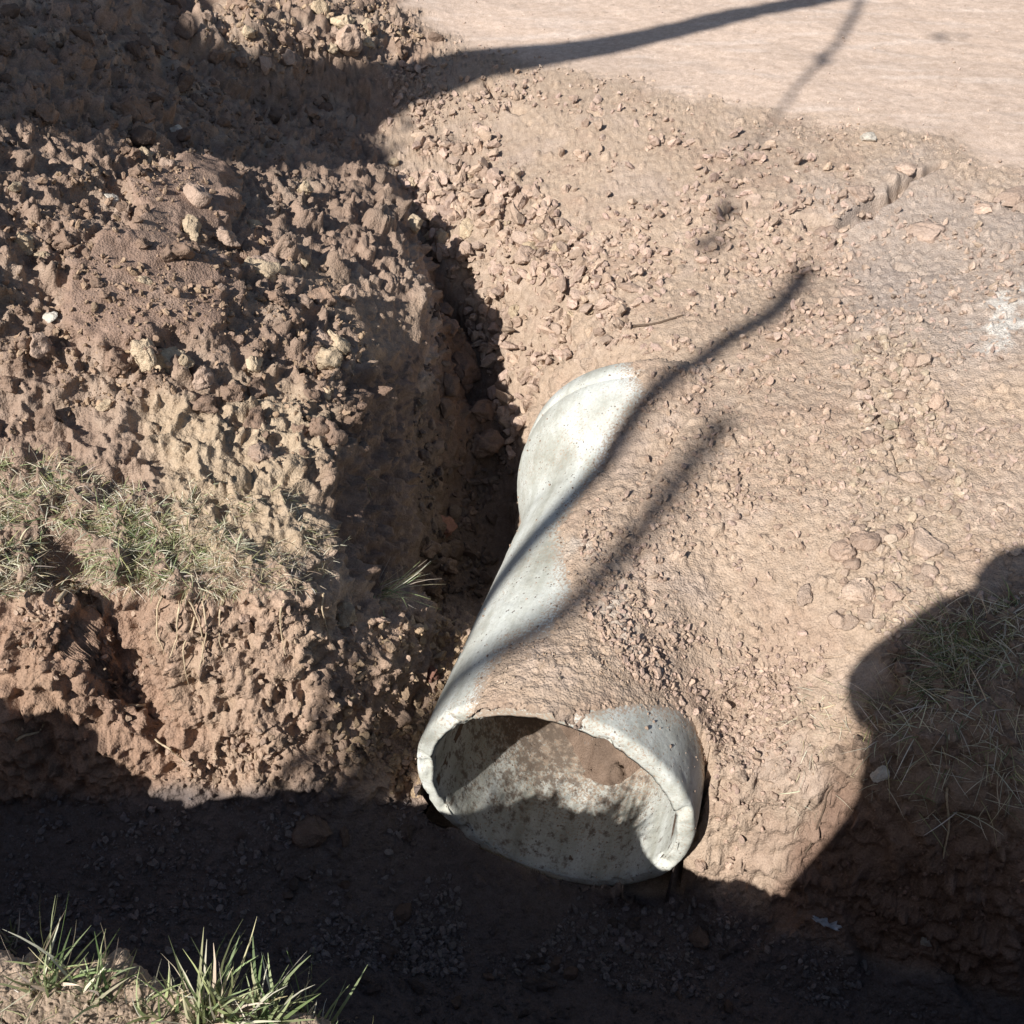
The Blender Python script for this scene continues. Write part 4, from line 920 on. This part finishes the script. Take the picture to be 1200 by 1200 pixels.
sapling('sapling', (-4.7, -3.6, 0), [(380, 960, -.7), (510, 850, -.5), (570, 790, -.42), (640, 740, -.28), (700, 690, -.24), (770, 600, -.2), (815, 535, -.17), (850, 490, -.15)], .037, .037, 'taller sapling with a tapering tip behind the first one')
wood('limb', [(smooth_line([caster(W(1010, 2, 0), 5.0), caster(W(985, 50, 0), 4.8), caster(W(945, 92, 0), 4.7), caster(W(908, 135, 0), 4.55)]),   .022, .008),
              (smooth_line([caster(W(908, 135, 0), 4.55), caster(W(868, 195, -.04), 4.35), caster(W(848, 235, -.07), 4.2), caster(W(832, 300, -.12), 4.0)]), .005, .013)], T)
crown('crown', [(caster(W(1108, 45, 0), 5.0), .05, 10), (caster(W(845, 250, -.08), 4.2), .05, 9), (caster(W(835, 285, -.11), 4.1), .05, 9), (caster(W(965, 75, 0), 4.75), .05, 7)], T)
sapling('sapling', (-2.54, -1.06, 0), [(300, 965, -.63), (382, 885, -.575), (403, 820, -.43), (416, 755, -.29)], .020, .012, 'short sapling stub behind the left of the camera, lowest of the three')
# ------------------------------------------------------------------ the photographer standing on the near bank
def figure():
    J = {'pel': (-.21, -.18, .95), 'sp': (-.21, -.18, 1.12), 'ch': (-.21, -.19, 1.36), 'nk': (-.25, -.18, 1.62), 'hd': (-.23, -.17, 1.65), 'ht': (-.23, -.165, 1.73),
         'ls': (-.39, -.18, 1.55), 'le': (-.505, -.15, 1.33), 'lw': (-.16, -.09, 1.45), 'lh': (-.07, -.05, 1.52),
         'rs': (-.04, -.20, 1.50), 're': (.06, -.16, 1.28), 'rw': (.05, -.10, 1.44), 'rh': (.05, -.05, 1.52),
         'lp': (-.28, -.18, .90), 'lk': (-.365, -.14, .55), 'la': (-.42, -.20, .10), 'lt': (-.44, -.10, .05),
         'rp': (-.11, -.20, .90), 'rk': (-.08, -.17, .50), 'ra': (-.05, -.22, .10), 'rt': (-.04, -.12, .05)}
    Rd = {'pel': .20, 'sp': .21, 'ch': .22, 'nk': .165, 'hd': .12, 'ht': .09, 'ls': .14, 'le': .095, 'lw': .045, 'lh': .035, 'rs': .12, 're': .08, 'rw': .04, 'rh': .035,
          'lp': .125, 'lk': .09, 'la': .06, 'lt': .04, 'rp': .12, 'rk': .08, 'ra': .055, 'rt': .04}
    Ed = [('pel', 'sp'), ('sp', 'ch'), ('ch', 'nk'), ('nk', 'hd'), ('hd', 'ht'), ('ch', 'ls'), ('ls', 'le'), ('le', 'lw'), ('lw', 'lh'), ('ch', 'rs'), ('rs', 're'), ('re', 'rw'), ('rw', 'rh'),
          ('pel', 'lp'), ('lp', 'lk'), ('lk', 'la'), ('la', 'lt'), ('pel', 'rp'), ('rp', 'rk'), ('rk', 'ra'), ('ra', 'rt')]
    names = list(J); me = bpy.data.meshes.new('person')
    me.from_pydata([J[n] for n in names], [(names.index(a), names.index(b)) for a, b in Ed], [])
    o = bpy.data.objects.new('person', me); COL.objects.link(o); me.materials.append(M_cloth)
    mo = o.modifiers.new('skin', 'SKIN'); sv = me.skin_vertices[0].data
    for i, n in enumerate(names): sv[i].radius = (Rd[n], Rd[n])
    sv[0].use_root = True
    o.modifiers.new('sub', 'SUBSURF').render_levels = 2
    tag(o, 'person in dark jacket and cap standing on the near bank', 'person')
    prof = [(.02, .005), (.012, .07), (-.02, .115), (-.06, .128), (-.075, .13), (-.078, .16), (-.082, .162), (-.083, .12), (-.05, .11), (0, .06), (.005, .005)]
    V, Fq = lathe(prof, 40); h = mesh_np('cap', V, Fq, M_root, o, loc=(-.23, -.165, 1.765)); h.rotation_euler = (R_(6), R_(-8), 0)
figure()

# ------------------------------------------------------------------ light, sky, camera
w = bpy.data.worlds.new('World'); scene.world = w; w.use_nodes = True; nt = w.node_tree
sky = nt.nodes.new('ShaderNodeTexSky'); sky.sky_type = 'NISHITA'; sky.sun_disc = False
to_sun = -SUNDIR; el = math.asin(to_sun[2]); sky.sun_elevation = el; sky.sun_rotation = math.atan2(to_sun[0], to_sun[1])
nt.links.new(sky.outputs[0], nt.nodes['Background'].inputs['Color']); nt.nodes['Background'].inputs['Strength'].default_value = .062
sl = bpy.data.lights.new('sun', 'SUN'); sl.energy = 5.0; sl.angle = R_(.53); sl.color = (1.0, .975, .935)
so = bpy.data.objects.new('sun', sl); COL.objects.link(so); so.rotation_euler = Vector(SUNDIR).to_track_quat('-Z', 'Y').to_euler(); so.location = (-4, -5, 6)
cam = bpy.data.cameras.new('camera'); co = bpy.data.objects.new('camera', cam); COL.objects.link(co)
co.location = CP; co.rotation_euler = (R_(90)-PITCH, 0, 0); cam.sensor_width = 36; cam.lens = 36*FPX/1200; cam.clip_start = .02; cam.clip_end = 500
scene.camera = co
vs = scene.view_settings; vs.view_transform = 'Standard'; vs.look = 'None'; vs.exposure = .60; vs.gamma = 1
